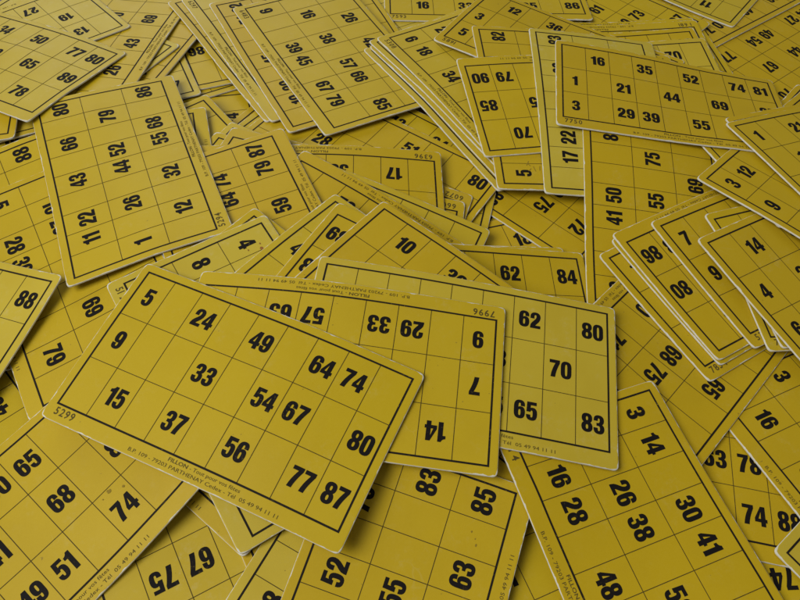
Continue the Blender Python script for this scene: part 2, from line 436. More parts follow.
# ------------------------------------------------------------------ the cards, lowest first
# (label, [x, y, heading, height, slope x, slope y], numbers as column/row/value, serial, paleness, hue (browner > 0 > greener), warp heights)
CARDS = [
    ('yellow bingo card buried at the bottom of the heap beneath the other cards', [2.0401,3.9222,0.6083,-0.1192,-0.0,-0.0], '110412012117221923163221332243375242615463567168726683799183', '6952', 0.29, 0.59, [0,0,0,0,0,0,0,0,0,0,0,0,0,0,0,0,0,0,0,0,0,0,0,0,0,0,0,0,0,0,0,0,0,0,0,0,0,0,0,0,0,0,0,0,0,0,0,0,0,0,0,0,0,0,0,0,0,0,0,0,0,0,0,0,0,0,0,0,0,0,0,0,0,0,0,0,0,0,0,0,0,0,0,0,0,0,0,0,0,0,0,0,0,0,0,0,0,0,0,0,0,0,0,0,0,0,0,0,0,0,0,0,0,0,0,0,0,0,0,0,0,0,0,0,0,0,0,0,0,0,0,0,0,0,0]),
    ('yellow bingo card buried at the bottom of the heap beneath the other cards', [-2.2833,2.2961,3.2391,-0.1192,0.0,0.0], '120223163126322333214139423843345148635271648275837091869289', '7007', 0.19, 0.58, [0,0,0,0,0,0,0,0,0,0,0,0,0,0,0,0,0,0,0,0,0,0,0,0,0,0,0,0,0,0,0,0,0,0,0,0,0,0,0,0,0,0,0,0,0,0,0,0,0,0,0,0,0,0,0,0,0,0,0,0,0,0,0,0,0,0,0,0,0,0,0,0,0,0,0,0,0,0,0,0,0,0,0,0,0,0,0,0,0,0,0,0,0,0,0,0,0,0,0,0,0,0,0,0,0,0,0,0,0,0,0,0,0,0,0,0,0,0,0,0,0,0,0,0,0,0,0,0,0,0,0,0,0,0,0]),
    ('yellow bingo card buried at the bottom of the heap beneath the other cards', [2.1571,3.0994,0.8114,-0.1156,-0.0135,0.01], '130921182214231131243229413842325143534861506255837992859384', '5877', 0.12, 0.07, [6,-7,-20,-30,-34,-31,-24,-13,-9,8,-5,-18,-26,-28,-24,-13,-5,-3,9,-4,-15,-21,-21,-16,-3,0,5,11,-2,-12,-16,-14,-8,6,6,11,12,0,-8,-10,-7,4,12,14,18,14,3,-4,-4,1,11,19,22,26,15,5,0,2,9,23,25,30,33,17,7,3,5,15,28,29,35,40,18,8,3,3,19,32,27,35,40,20,8,1,0,2,11,18,25,41,21,9,-1,-6,-7,-4,0,7,15,23,10,-2,-11,-16,-18,-16,-10,-4,24,12,-1,-13,-22,-27,-28,-24,-17,26,13,0,-12,-24,-32,-35,-31,-28,28,15,2,-11,-24,-35,-37,-38,-10]),
    ('yellow bingo card buried at the bottom of the heap beneath the other cards', [-1.1067,1.4368,4.0311,-0.1192,0.0,0.0], '110121162217231542304335514552445342615963558279837291809289', '7679', 0.23, -0.42, [0,0,0,0,0,0,0,0,0,0,0,0,0,0,0,0,0,0,0,0,0,0,0,0,0,0,0,0,0,0,0,0,0,0,0,0,0,0,0,0,0,0,0,0,0,0,0,0,0,0,0,0,0,0,0,0,0,0,0,0,0,0,0,0,0,0,0,0,0,0,0,0,0,0,0,0,0,0,0,0,0,0,0,0,0,0,0,0,0,0,0,0,0,0,0,0,0,0,0,0,0,0,0,0,0,0,0,0,0,0,0,0,0,0,0,0,0,0,0,0,0,0,0,0,0,0,0,0,0,0,0,0,0,0,0]),
    ('yellow bingo card buried at the bottom of the heap beneath the other cards', [-0.6051,0.958,3.8017,-0.1187,-0.0036,0.0016], '110412021306211422132319312333225242615872657363817482779388', '6929', 0.15, -0.56, [-6,-3,0,2,5,8,10,13,16,-7,-4,-2,1,4,6,9,12,14,-9,-6,-3,-1,2,5,7,10,13,-10,-7,-5,-2,1,3,6,9,11,-11,-9,-6,-3,-1,2,5,7,10,-13,-10,-8,-5,-2,0,3,6,8,-13,-12,-9,-6,-4,-1,2,4,7,-11,-12,-10,-8,-5,-2,0,3,5,-5,-9,-10,-9,-7,-4,-1,1,4,6,-2,-8,-10,-8,-5,-3,0,3,25,6,-4,-9,-9,-7,-4,-1,1,52,15,2,-8,-10,-8,-6,-3,0,49,25,5,-7,-11,-10,-7,-4,-1,59,31,8,-6,-12,-11,-8,-6,-3,60,34,11,-5,-13,-13,-10,-7,-4]),
    ('yellow bingo card buried at the bottom of the heap beneath the other cards', [2.3504,3.4343,3.3899,-0.1083,-0.0204,-0.0023], '110812011304211622132311312433254138433452498272837891849287', '7940', 0.23, 0.19, [-10,-8,-6,-4,-2,2,8,16,25,-23,-20,-17,-12,-6,2,13,22,32,-30,-26,-22,-15,-6,5,15,30,40,-30,-27,-22,-15,-5,6,25,33,38,-24,-21,-17,-11,-2,12,15,20,27,-11,-12,-9,-6,-2,1,5,9,11,-3,5,0,-2,-4,-3,-4,-4,-4,4,20,3,1,-3,-6,-9,-12,-14,10,6,8,4,0,-4,-9,-14,-19,12,12,11,9,6,2,-4,-9,-18,16,14,14,17,15,8,1,0,-17,19,18,16,20,25,10,2,-12,-22,26,18,15,13,13,8,-6,-18,-33,17,14,8,5,2,-3,-16,-31,-46,11,5,0,-5,-10,-18,-29,-44,-59]),
    ('yellow bingo card buried at the bottom of the heap beneath the other cards', [-0.999,0.5228,3.1219,-0.1149,0.005,0.0138], '110812062313312033244139423043386156625163527269918092829381', '6722', 0.31, 0.28, [-39,-29,-18,-18,-20,-24,-28,-31,-28,-36,-25,-13,-7,-9,-12,-17,-22,-24,-32,-20,-9,1,5,0,-6,-13,-19,-25,-14,-2,8,17,14,5,-4,-12,-15,-6,4,15,22,27,15,4,-7,-1,4,11,21,25,35,28,6,-2,15,16,19,22,28,28,13,7,-2,34,28,24,21,20,13,9,3,-1,46,36,26,16,8,4,1,0,1,64,42,19,7,-1,-5,-5,-2,5,51,24,8,-4,-10,-11,-8,-1,9,13,3,-8,-15,-17,-14,-8,2,12,-9,-17,-22,-23,-21,-15,-5,5,16,-31,-33,-33,-29,-22,-12,-2,9,20,-47,-46,-41,-31,-20,-9,2,13,24]),
    ('yellow bingo card buried at the bottom of the heap beneath the other cards', [2.7446,3.9353,5.1884,-0.1139,-0.0176,-0.0116], '130621142211433651485247534962506354716873648179827091839281', '7621', 0.24, 0.23, [-26,-14,-1,2,-2,-4,-1,7,20,-26,-13,-2,7,-2,-3,-2,6,18,-25,-13,-3,6,-2,-4,-2,4,17,-22,-11,-3,5,-2,-4,-3,3,15,-18,-9,-2,5,0,-4,-3,2,13,-10,-4,0,7,2,-3,-3,1,12,-4,1,4,6,3,-2,-2,1,10,16,8,7,8,4,1,-2,1,8,11,8,9,8,15,2,-1,0,7,6,6,8,8,15,2,-2,-1,5,4,4,5,6,8,-2,-4,-4,3,4,3,3,3,3,-7,-8,-7,1,9,4,3,1,-5,-11,-13,-10,-1,15,9,3,0,-9,-15,-16,-13,-2,19,13,5,-3,-12,-19,-20,-16,-4]),
    ('yellow bingo card buried at the bottom of the heap beneath the other cards', [-1.424,1.0033,2.3841,-0.1094,0.0182,-0.003], '130621152216231031223227423751495240635671617365817083729286', '7264', 0.1, -0.65, [-41,-19,-1,7,4,-9,-28,-50,-67,-31,-7,13,25,24,9,-11,-34,-55,-25,0,26,40,38,27,5,-19,-42,-25,2,25,61,63,35,17,-7,-30,-31,-6,18,40,54,37,22,0,-21,-40,-17,5,23,31,31,18,1,-14,-48,-28,-9,7,17,17,12,1,-19,-52,-34,-18,-4,4,5,1,-9,-25,-47,-33,-19,-8,-1,-2,-8,-19,-30,-35,-25,-13,-3,1,-2,-10,-21,-32,-23,-13,-2,7,10,6,-7,-18,-29,-11,-1,9,15,23,15,-3,-12,-21,0,5,13,19,25,12,3,-5,-10,-5,2,9,14,13,11,6,1,1,-8,-1,5,9,11,9,8,8,13]),
    ('yellow bingo card buried at the bottom of the heap beneath the other cards', [2.0298,2.1797,1.2749,-0.1173,-0.0049,0.0089], '211531283226332342304331524153496151625971698179837092829381', '6090', 0.22, 0.47, [42,37,31,25,20,14,9,3,-3,37,31,26,20,14,9,3,-2,-8,31,26,20,15,9,3,-2,-8,-13,26,20,15,9,4,-2,-7,-13,-19,21,15,9,4,-2,-7,-13,-19,-24,15,10,4,-1,-7,-13,-18,-24,-29,10,4,-1,-7,-12,-18,-24,-29,-35,5,-1,-7,-12,-18,-23,-28,-33,-38,-1,-6,-12,-17,-21,-25,-29,-32,-34,-6,-12,-17,-20,-21,-20,-21,-23,-23,-11,-17,-19,-19,-15,-13,-8,-5,-3,-17,-21,-20,-14,-9,18,19,17,24,-23,-24,-19,-10,5,22,31,43,55,-28,-25,-17,-4,17,34,52,69,89,-32,-26,-15,3,25,48,71,95,111]),
    ('yellow bingo card buried at the bottom of the heap beneath the other cards', [0.5057,0.8879,2.529,-0.1157,-0.0116,-0.0122], '120213082216231231234132423643376153625871678171837892839382', '6436', 0.19, 0.56, [31,18,5,-7,-18,-21,-16,-5,10,29,16,4,-9,-18,-19,-14,0,10,27,14,2,-10,-18,-17,-11,4,13,25,12,0,-12,-17,-16,-7,8,13,23,11,-2,-12,-16,-13,-4,10,15,21,9,-4,-13,-15,-11,2,10,15,19,7,-5,-13,-13,-8,5,11,15,18,5,-6,-12,-10,-4,11,10,14,16,3,-7,-11,-8,-1,11,10,13,14,2,-7,-9,-6,3,11,10,10,12,0,-7,-8,-4,7,13,10,8,10,-1,-8,-8,-3,13,11,9,4,8,-3,-9,-9,-5,14,9,5,0,6,-5,-12,-12,-8,4,3,0,-5,4,-7,-14,-16,-12,-7,0,-6,-10]),
    ('yellow bingo card buried at the bottom of the heap beneath the other cards', [0.7109,0.586,0.9705,-0.103,0.0001,0.0177], '110413022215231741385146534061546259716972657363827392829387', '7226', 0.14, -0.26, [-5,5,5,-4,-11,-19,-26,-34,-42,-10,-3,-2,-6,-12,-20,-28,-36,-43,-13,-7,-4,-5,-9,-15,-23,-30,-38,-15,-7,0,2,-1,-6,-12,-20,-28,-14,-2,7,13,13,9,2,-6,-14,-12,3,30,27,27,23,18,10,2,-13,5,18,31,37,36,25,15,3,-15,3,22,34,43,46,29,18,4,-20,2,17,31,38,37,30,15,1,-26,-7,11,25,33,33,25,11,-4,-33,-13,5,19,27,24,18,4,-12,-39,-18,0,18,20,15,7,-5,-21,-45,-24,-4,15,9,5,-5,-17,-31,-50,-31,-5,2,-1,-8,-18,-29,-40,-57,-37,-19,-11,-13,-20,-31,-42,-50]),
    ('yellow bingo card buried at the bottom of the heap beneath the other cards', [2.4139,4.2369,4.772,-0.1074,-0.0009,-0.0194], '110122102319433751425247534361527160726573618274918492899386', '5118', 0.24, -0.01, [-23,-21,-20,-18,-17,-15,-13,-12,-10,-33,-28,-24,-20,-17,-15,-13,-12,-11,-35,-28,-21,-15,-10,-7,-6,-5,-6,-33,-22,-12,-4,3,5,5,3,4,-24,-11,3,13,17,20,19,16,12,-14,3,17,30,42,35,27,16,7,-5,14,40,45,46,39,26,14,2,-2,17,37,38,39,32,20,7,-7,-6,10,23,30,29,22,12,-2,-15,-13,0,11,17,17,11,3,-7,-23,-18,-9,0,6,7,3,-5,-12,-28,-18,-12,-6,-1,3,-2,-9,-20,-32,-13,-10,-7,-4,0,-3,-12,-24,-36,1,-4,-4,-5,3,2,-17,-28,-42,15,5,0,-2,-6,-11,-20,-34,-47]),
    ('yellow bingo card buried at the bottom of the heap beneath the other cards', [0.1095,3.9613,1.6917,-0.1127,0.0015,-0.0186], '120513032114221041384235433751415247534463587165726973668178', '6239', 0.18, 0.13, [-19,-15,-12,-11,-11,-12,-15,-18,-26,-7,-1,2,3,4,3,0,-6,-17,0,12,13,16,19,18,14,4,-9,0,9,19,26,31,31,25,11,-4,-4,9,19,29,35,39,32,10,-4,-15,-2,13,25,33,41,20,5,-11,-26,-15,-4,7,18,21,4,-8,-22,-36,-27,-18,-10,-5,-6,-11,-21,-32,-39,-33,-27,-22,-18,-19,-23,-30,-37,-33,-30,-27,-25,-24,-24,-26,-30,-35,-20,-20,-20,-19,-19,-20,-21,-23,-25,-6,-6,-7,-8,-8,-9,-9,-10,-10,8,8,7,7,6,5,5,4,4,23,22,21,21,20,20,19,18,18,37,36,35,35,34,34,33,33,32]),
    ('yellow bingo card buried at the bottom of the heap beneath the other cards', [0.1475,1.2676,5.5054,-0.1001,0.016,-0.0121], '110612071304312941385349615862546351726873618273918692889382', '5440', 0.25, -0.23, [1,-6,-24,-51,-65,-74,-77,-74,-68,4,-9,-22,-36,-47,-52,-52,-47,-40,8,-2,-13,-22,-28,-29,-25,-23,2,15,8,2,-7,-8,-6,-2,2,6,23,18,10,6,8,12,17,20,24,30,23,19,17,20,26,36,33,34,36,31,26,24,28,36,46,41,41,42,36,29,27,30,37,43,42,40,38,34,26,22,28,32,34,35,33,30,25,18,14,15,18,21,23,22,19,13,7,2,0,2,6,10,8,3,-1,-7,-12,-14,-12,-8,-5,-2,-15,-19,-24,-27,-27,-22,-16,-12,-7,-39,-43,-44,-42,-36,-29,-20,-12,-6,-62,-63,-62,-55,-46,-20,-12,-8,-2]),
    ('yellow bingo card buried at the bottom of the heap beneath the other cards', [-1.6449,2.2793,4.6669,-0.1054,0.0134,0.0074], '110912081303211222192310312833234132433851496258827583719284', '6040', 0.2, -0.66, [-53,-48,-41,-32,-22,-11,2,15,25,-32,-28,-25,-18,-15,-6,6,15,25,-9,-10,-6,-9,-7,-4,13,21,20,11,12,8,0,-3,-3,-1,5,10,29,25,17,8,0,-5,-6,-6,-5,39,32,23,13,3,-4,-9,-13,-15,33,31,26,15,8,-1,-8,-15,-20,24,21,21,20,9,4,-3,-11,-19,12,11,10,11,14,9,2,-5,-14,0,0,1,3,7,13,10,-1,-9,-3,-8,-7,-4,1,2,11,4,-10,-15,-15,-12,-8,-4,-1,-2,-5,-10,-26,-19,-13,-7,-3,-2,-2,-5,-10,-27,-18,-10,-2,3,3,2,-2,-6,-26,-15,5,15,15,16,12,8,4]),
    ('yellow bingo card buried at the bottom of the heap beneath the other cards', [-0.4706,0.4224,1.2089,-0.1066,-0.0026,0.0258], '110313022313312432284237433553416159625071627261837391819288', '7406', 0.26, -0.1, [34,25,16,7,-2,-11,-20,-27,-31,16,8,0,-6,-12,-16,-19,-22,-24,-2,-7,-11,-14,-14,-15,-15,-15,-13,-15,-18,-18,-17,-15,-10,-6,-1,0,-21,-21,-20,-14,-4,-1,2,3,5,-18,-17,-16,-9,-3,1,5,9,14,-6,-8,-7,-4,2,8,12,15,18,7,5,4,7,11,17,21,24,26,36,19,15,16,20,25,31,34,35,26,21,18,20,27,41,42,42,41,23,16,13,14,20,32,40,47,36,17,9,3,2,6,12,18,20,20,14,2,-7,-13,-14,-12,-8,-8,-9,13,-2,-17,-28,-36,-39,-40,-41,-43,16,-2,-22,-43,-57,-66,-71,-74,-77]),
    ('yellow bingo card buried at the bottom of the heap beneath the other cards', [2.3207,2.5697,1.1781,-0.1053,-0.0456,0.0098], '110812031304211623103227423043355147524661538277837491829383', '6291', 0.17, 0.74, [-27,-15,-17,-19,-22,-26,-34,-43,-53,-24,-12,-10,-9,-8,-10,-15,-24,-35,-19,-12,-5,0,5,8,3,-8,-18,-15,-8,0,7,19,17,16,5,-3,-10,-4,3,10,18,22,21,16,9,-5,0,7,9,17,23,24,23,20,1,2,5,8,13,21,26,27,28,8,5,5,4,8,13,27,29,34,14,4,10,-1,-1,5,16,29,33,19,6,-3,-9,-11,-6,2,22,29,25,6,-8,-17,-20,-17,-9,3,18,32,7,-9,-21,-26,-25,-19,-9,1,38,11,-8,-21,-27,-28,-23,-16,-8,44,16,-3,-17,-21,-26,-23,-17,-11,51,22,2,-11,-13,-23,-12,-9,-10]),
    ('yellow bingo card buried at the bottom of the heap beneath the other cards', [0.7702,2.2612,4.2504,-0.097,0.0013,0.0026], '110912062313332141394230534361506256635771627266736591869287', '7905', 0.08, -0.39, [-20,-22,-23,-20,-13,3,22,41,63,-9,-13,-14,-13,-7,5,24,45,68,-7,-5,-6,-7,-3,7,25,48,72,-4,-3,2,-3,-2,6,20,48,68,-6,-3,-3,8,-3,-1,11,27,69,-6,-6,-6,-8,-10,-11,-5,6,24,-5,-6,-8,-11,-17,-22,-22,-18,-10,1,-2,-7,-14,-21,-30,-36,-37,-36,11,5,2,-6,-21,-34,-43,-49,-53,22,13,8,-6,-20,-31,-42,-50,-57,28,19,7,-4,-13,-22,-32,-42,-50,37,20,9,2,-3,-7,-16,-24,-34,25,16,10,8,8,17,12,-3,-11,16,12,10,13,20,25,32,23,12,10,9,11,18,28,39,43,42,35]),
    ('yellow bingo card buried at the bottom of the heap beneath the other cards', [0.3204,3.1108,0.3186,-0.0944,-0.0022,0.0093], '221931283323413742394338524153476355716472617363817491839280', '5314', 0.19, 0.77, [54,29,3,-18,-31,-37,-35,-30,-23,29,11,-6,-19,-28,-31,-30,-26,-24,13,1,-10,-18,-21,-21,-21,-20,-20,2,-5,-9,-11,-9,-6,-6,-9,-13,-3,-4,-4,0,6,13,12,5,-2,3,-1,2,12,23,33,32,20,10,-8,-1,7,20,34,46,44,30,17,-11,-4,7,21,41,53,46,33,18,-15,-9,2,16,33,44,40,26,11,-17,-13,-5,7,19,28,26,13,-1,-14,-18,-11,-3,6,13,9,-3,-16,-19,-17,-14,-9,-4,-2,-7,-17,-30,-14,-13,-12,-10,-8,-9,-15,-26,-39,-3,-2,-5,-4,-5,-8,-16,-28,-43,10,13,12,3,8,5,-9,-25,-42]),
    ('yellow bingo card buried at the bottom of the heap beneath the other cards', [1.6876,1.7526,1.1272,-0.104,-0.011,0.0286], '110212031307211222152317332041364235514153486258716473628276', '6727', 0.18, 0.15, [31,36,46,64,86,107,120,125,128,14,14,23,37,58,78,87,92,93,-2,-6,-1,11,26,52,57,59,58,-18,-24,-22,-15,-4,13,19,17,17,-33,-37,-38,-36,-30,-25,-21,-20,-22,-38,-43,-47,-48,-48,-47,-47,-49,-52,-36,-42,-46,-51,-54,-58,-61,-66,-70,-22,-27,-38,-44,-51,-57,-63,-70,-76,-16,-23,-26,-32,-38,-45,-53,-66,-73,-11,-6,-8,-14,-26,-35,-46,-54,-62,-3,0,-1,-6,-11,-20,-29,-37,-46,7,11,14,13,9,1,-8,-17,-17,20,27,32,34,32,25,18,9,7,37,47,57,65,71,63,44,34,22,56,67,79,88,90,84,72,58,47]),
    ('yellow bingo card buried at the bottom of the heap beneath the other cards', [-1.7238,1.4456,3.4704,-0.1064,0.0216,0.0049], '130421192211332342345140524953416150726573648177837991899287', '5913', 0.27, -0.3, [-32,-38,-45,-50,-57,-65,-75,-88,-99,-11,-16,-19,-24,-28,-33,-43,-56,-71,1,2,3,2,2,-3,-11,-27,-44,16,18,20,24,26,24,20,-6,-22,27,29,34,39,44,46,23,9,-8,33,36,40,46,57,39,30,15,2,37,35,36,45,38,35,26,17,8,34,20,28,26,26,24,21,18,14,-1,4,6,8,10,13,15,18,17,-18,-17,-13,-9,-3,4,10,13,15,-34,-30,-27,-21,-13,-1,8,13,17,-38,-36,-33,-27,-18,-8,10,13,16,-34,-32,-30,-27,-20,-12,3,14,10,-21,-22,-22,-21,-18,-12,-7,-2,4,-4,-6,-8,-10,-12,-12,-10,-7,-5]),
    ('yellow bingo card buried at the bottom of the heap beneath the other cards', [0.7835,3.9466,3.8951,-0.1046,0.0082,-0.0374], '110213082111312942334331524561596251635472677360918092869388', '5456', 0.15, -0.68, [66,63,59,59,37,15,-7,-25,-39,50,47,43,44,26,9,-8,-21,-32,33,29,26,28,14,3,-8,-15,-20,18,11,7,12,1,-3,-6,-6,-6,3,-7,-10,-11,-10,-8,-2,7,15,-12,-23,-26,-25,-21,-14,1,14,29,-26,-34,-38,-38,-31,-19,-3,14,30,-30,-39,-44,-44,-38,-26,-4,12,29,-24,-34,-42,-44,-40,-29,-12,5,23,-6,-21,-32,-38,-37,-29,-15,2,19,17,-1,-17,-27,-30,-24,-12,3,20,27,13,2,-14,-19,-15,-6,18,26,39,27,12,-1,-7,-5,7,23,32,48,35,19,8,3,6,19,29,40,55,40,26,16,13,16,30,36,48]),
    ('yellow bingo card buried at the bottom of the heap beneath the other cards', [-1.9947,1.7838,4.8082,-0.103,0.0341,0.0087], '110613013123322533244331514852427163726981798278837292879380', '6779', 0.26, -0.52, [40,43,51,62,75,77,74,70,65,24,22,24,30,38,48,46,40,35,11,5,1,1,3,6,9,11,6,5,-9,-17,-22,-22,-19,-17,-17,-16,4,-19,-31,-37,-38,-37,-33,-30,-28,-19,-29,-39,-44,-45,-41,-36,-31,-27,-19,-31,-39,-43,-41,-35,-29,-22,-16,-14,-24,-32,-35,-31,-24,-7,-2,0,-1,-12,-20,-24,-18,-10,14,13,13,23,5,-9,-14,-12,-3,4,12,19,34,13,0,-7,-7,-2,7,14,18,37,19,6,-2,-4,-1,4,11,17,42,23,11,4,1,1,4,8,10,42,28,18,11,9,7,6,6,7,44,34,25,22,24,13,10,7,5]),
    ('yellow bingo card buried at the bottom of the heap beneath the other cards', [1.5103,1.265,2.3385,-0.1022,-0.0291,0.0041], '130321132211231641305247534461576254716373678276837791849287', '6109', 0.25, -0.68, [9,9,13,26,31,14,5,-6,-12,-4,-2,1,6,10,2,-4,-10,-14,-11,-10,-9,-7,-7,-8,-10,-12,-10,-13,-14,-14,-14,-14,-14,-13,-10,-8,-10,-6,-12,-15,-15,-15,-12,-8,14,1,-8,-10,-10,-10,-10,-9,-7,-2,-4,-5,-4,-2,0,0,-2,-3,-5,-3,-1,3,8,14,14,9,3,-4,-2,2,10,19,31,32,21,12,0,-1,4,17,29,37,43,33,18,3,-2,4,17,29,41,46,37,19,1,-4,1,10,22,33,42,37,9,-8,-9,-7,0,8,17,18,9,-8,-27,-12,-19,-15,-11,-7,-9,-18,-34,-52,-30,-33,-33,-32,-32,-37,-47,-61,-78]),
    ('yellow bingo card buried at the bottom of the heap beneath the other cards', [-0.4985,3.8066,0.8211,-0.1038,0.0086,-0.0368], '110921132215332042375144534961506351726073658175827383789285', '7004', 0.27, -0.43, [22,19,14,8,-5,-17,-24,-28,-30,28,25,19,14,-3,-12,-19,-18,-21,33,28,28,14,1,-8,-13,-13,-16,33,30,30,11,3,-4,-7,-8,-10,28,29,18,8,3,-1,-1,-2,-2,19,16,6,3,2,4,5,6,6,5,-1,-5,-5,-1,5,13,12,12,-13,-16,-17,-14,-7,10,19,8,10,-23,-25,-26,-24,-18,-12,-7,-2,0,-26,-28,-30,-29,-25,-19,-13,-10,-7,-21,-25,-27,-27,-25,-21,-17,-12,-7,-10,-15,-20,-19,-17,-13,-9,-4,2,-3,-10,-10,-7,-2,3,8,11,18,-2,-2,1,8,17,31,28,32,35,3,6,12,23,36,54,66,53,58]),
    ('shaded yellow bingo card with an upside-down 74, below the card with 74 and 88', [1.5358,0.7893,3.2583,-0.0986,-0.0274,0.0144], '110612093228332941304235433852426150635671607367827491869387', '7390', 0, 0.06, [-40,-20,-1,12,20,21,20,17,15,-40,-21,0,15,19,21,19,16,13,-40,-23,-2,25,23,20,18,14,12,-40,-25,-7,6,18,18,16,11,6,-39,-26,-11,3,11,15,10,5,-2,-33,-25,-12,-1,7,10,9,-3,-10,-26,-21,-9,-1,4,5,0,-11,-20,-19,-13,-4,4,4,-1,-9,-19,-30,-13,-8,13,14,3,-3,-14,-26,-38,-9,0,9,11,8,-3,-16,-29,-43,-9,5,17,22,14,2,-14,-29,-44,-9,7,29,31,22,7,-10,-26,-42,-11,7,33,36,25,12,-5,-22,-38,-15,5,27,31,26,14,0,-15,-33,-20,1,19,27,24,14,1,-11,-26]),
    ('yellow bingo card showing 63 78 74 88, in the heap', [0.8399,1.1523,-0.1252,-0.0825,0.0076,-0.0107], '110313052214231041384333524761516357726373698174827891889284', '5636', 0, 0.6, [-37,-32,-26,-17,-5,6,15,20,25,-45,-36,-27,-18,-7,3,10,15,17,-44,-34,-25,-16,-8,0,6,8,8,-39,-27,-19,-11,-6,-2,0,0,0,-31,-11,-6,-3,0,-1,-3,-5,-6,-19,-10,0,7,6,1,-3,-7,-10,-6,3,10,13,10,4,-2,-6,-10,11,18,24,24,18,9,2,-3,-7,29,35,39,36,27,16,7,2,0,42,53,58,59,31,21,10,6,5,42,50,52,47,33,18,9,7,6,25,32,35,30,19,8,2,2,13,-6,7,10,5,-1,-9,-12,-10,2,-41,-31,-25,-25,-25,-31,-32,-30,-25,-79,-70,-61,-57,-51,-56,-55,-52,-46]),
    ('pale yellow bingo card corner poking in beside the card with 74 and 88', [1.7674,0.9681,0.7442,-0.0967,-0.0377,0.0015], '110112052216312733284331514852406253635171617363837791859289', '6717', 0.78, -0.38, [-125,-111,-94,-70,-40,-2,35,73,105,-98,-86,-73,-56,-30,-2,47,69,97,-67,-59,-52,-40,-23,1,28,61,82,-40,-35,-29,-24,-15,0,21,43,70,-16,-13,-7,-10,-7,-1,11,26,44,4,6,6,3,0,0,4,11,18,22,23,23,16,9,3,0,-1,0,38,39,38,28,18,7,-1,-6,-15,51,50,54,41,27,12,0,-14,-25,56,58,55,49,33,15,-2,-20,-33,52,54,56,46,31,13,-9,-26,-41,40,40,38,38,29,0,-18,-35,-48,25,21,17,9,-2,-18,-33,-46,-55,8,2,-6,-15,-26,-38,-50,-58,-66,-1,-17,-27,-39,-49,-59,-65,-71,-60]),
    ('shaded yellow bingo card down in the gap below the 60 75 72 card', [0.8395,1.9761,0.3543,-0.09,-0.0037,0.0009], '231841385147524053426257716472627368817882768372918492909380', '6205', 0.09, 0.76, [93,61,31,9,-8,-17,-18,-13,-6,77,52,29,10,-5,-13,-13,-7,5,65,46,28,12,-1,-9,-11,-3,10,56,42,28,16,2,-7,-10,-6,1,46,36,26,14,3,-9,-13,-10,-3,32,24,17,11,1,-16,-19,-17,-6,12,6,-2,-12,-21,-27,-28,-23,-13,-8,-15,-22,-29,-35,-37,-35,-29,-20,-24,-31,-38,-43,-44,-42,-36,-26,-15,-29,-38,-45,-48,-45,-38,-27,-14,0,-25,-35,-43,-44,-38,-25,-9,9,25,-1,-25,-33,-34,-25,-8,15,34,56,22,-11,-19,-21,-8,15,35,83,80,19,4,-7,-7,6,26,52,80,106,32,15,6,7,20,41,67,95,121]),
    ('yellow bingo card showing 70 67 44 77 54, in the heap', [1.9033,3.4156,-2.4066,-0.0899,-0.011,-0.0006], '120721142315312732264334514952445346615463527267817783709282', '7527', 0, 0.63, [-59,-24,8,39,53,54,34,5,-22,-63,-29,6,30,47,42,19,-6,-32,-63,-29,-2,40,44,24,7,-16,-40,-58,-30,-4,16,20,12,-4,-23,-44,-49,-25,-4,8,10,3,-10,-26,-44,-37,-16,4,5,5,-1,-9,-25,-39,-24,-3,5,7,5,-1,-6,-20,-32,-10,3,10,12,9,3,-7,-17,-29,1,11,17,18,15,8,-1,-12,-23,10,19,25,26,24,15,4,-7,-17,17,24,30,29,33,24,8,-1,-11,6,12,17,20,19,17,9,1,-6,-10,-4,2,6,9,8,5,2,-1,-30,-23,-17,-11,-6,-2,-1,1,1,-45,-42,-34,-27,-19,-12,-6,-1,10]),
    ('yellow bingo card showing 26 46 60 74, in the heap', [1.6052,3.8703,-2.4286,-0.0919,0.0069,-0.0418], '130722183121322233264138514152485346615571677360827783749287', '5963', 0.22, 0.79, [-44,-54,-50,-43,-29,-10,13,33,55,-47,-45,-41,-34,-23,-6,13,43,49,-38,-35,-30,-23,-15,-3,13,31,44,-26,-21,-15,-12,-6,0,11,23,34,-13,-6,1,9,2,4,9,17,25,1,3,25,17,7,6,8,13,20,9,12,16,11,7,4,7,12,18,16,14,12,7,3,2,6,14,17,22,14,7,1,-2,-1,5,15,18,30,16,5,-3,-6,-5,2,14,16,40,22,7,-4,-10,-9,-3,10,10,53,29,9,-2,-9,-15,-13,-2,-1,68,35,11,-4,-16,-25,-26,-17,-21,67,37,9,-12,-28,-39,-44,-44,-41,69,36,7,-16,-40,-54,-62,-64,-65]),
    ('yellow bingo card edge between the serial 1681 card and the 77 54 49 card', [0.9909,3.1477,-2.891,-0.0834,0.0078,0.0217], '110321192313312032253329423663557262736981738271837791849289', '7565', 0.03, -0.55, [67,81,94,96,87,73,55,40,32,38,53,63,78,70,45,32,18,11,8,22,34,51,35,20,9,-1,-9,-21,-10,0,1,1,-5,-11,-16,-20,-46,-38,-31,-25,-24,-24,-24,-25,-24,-64,-58,-51,-46,-40,-36,-32,-26,-22,-69,-65,-60,-53,-46,-37,-32,-27,-26,-60,-59,-56,-51,-44,-35,-29,-24,-19,-39,-43,-44,-41,-31,-21,-17,-14,-9,-8,-20,-26,-28,-21,-10,-8,-3,4,28,5,-9,-16,-16,-12,-3,7,19,83,22,9,-5,-8,-4,4,18,33,66,41,20,7,1,3,11,27,48,74,50,32,19,12,12,18,29,48,79,60,43,34,30,23,25,35,47]),
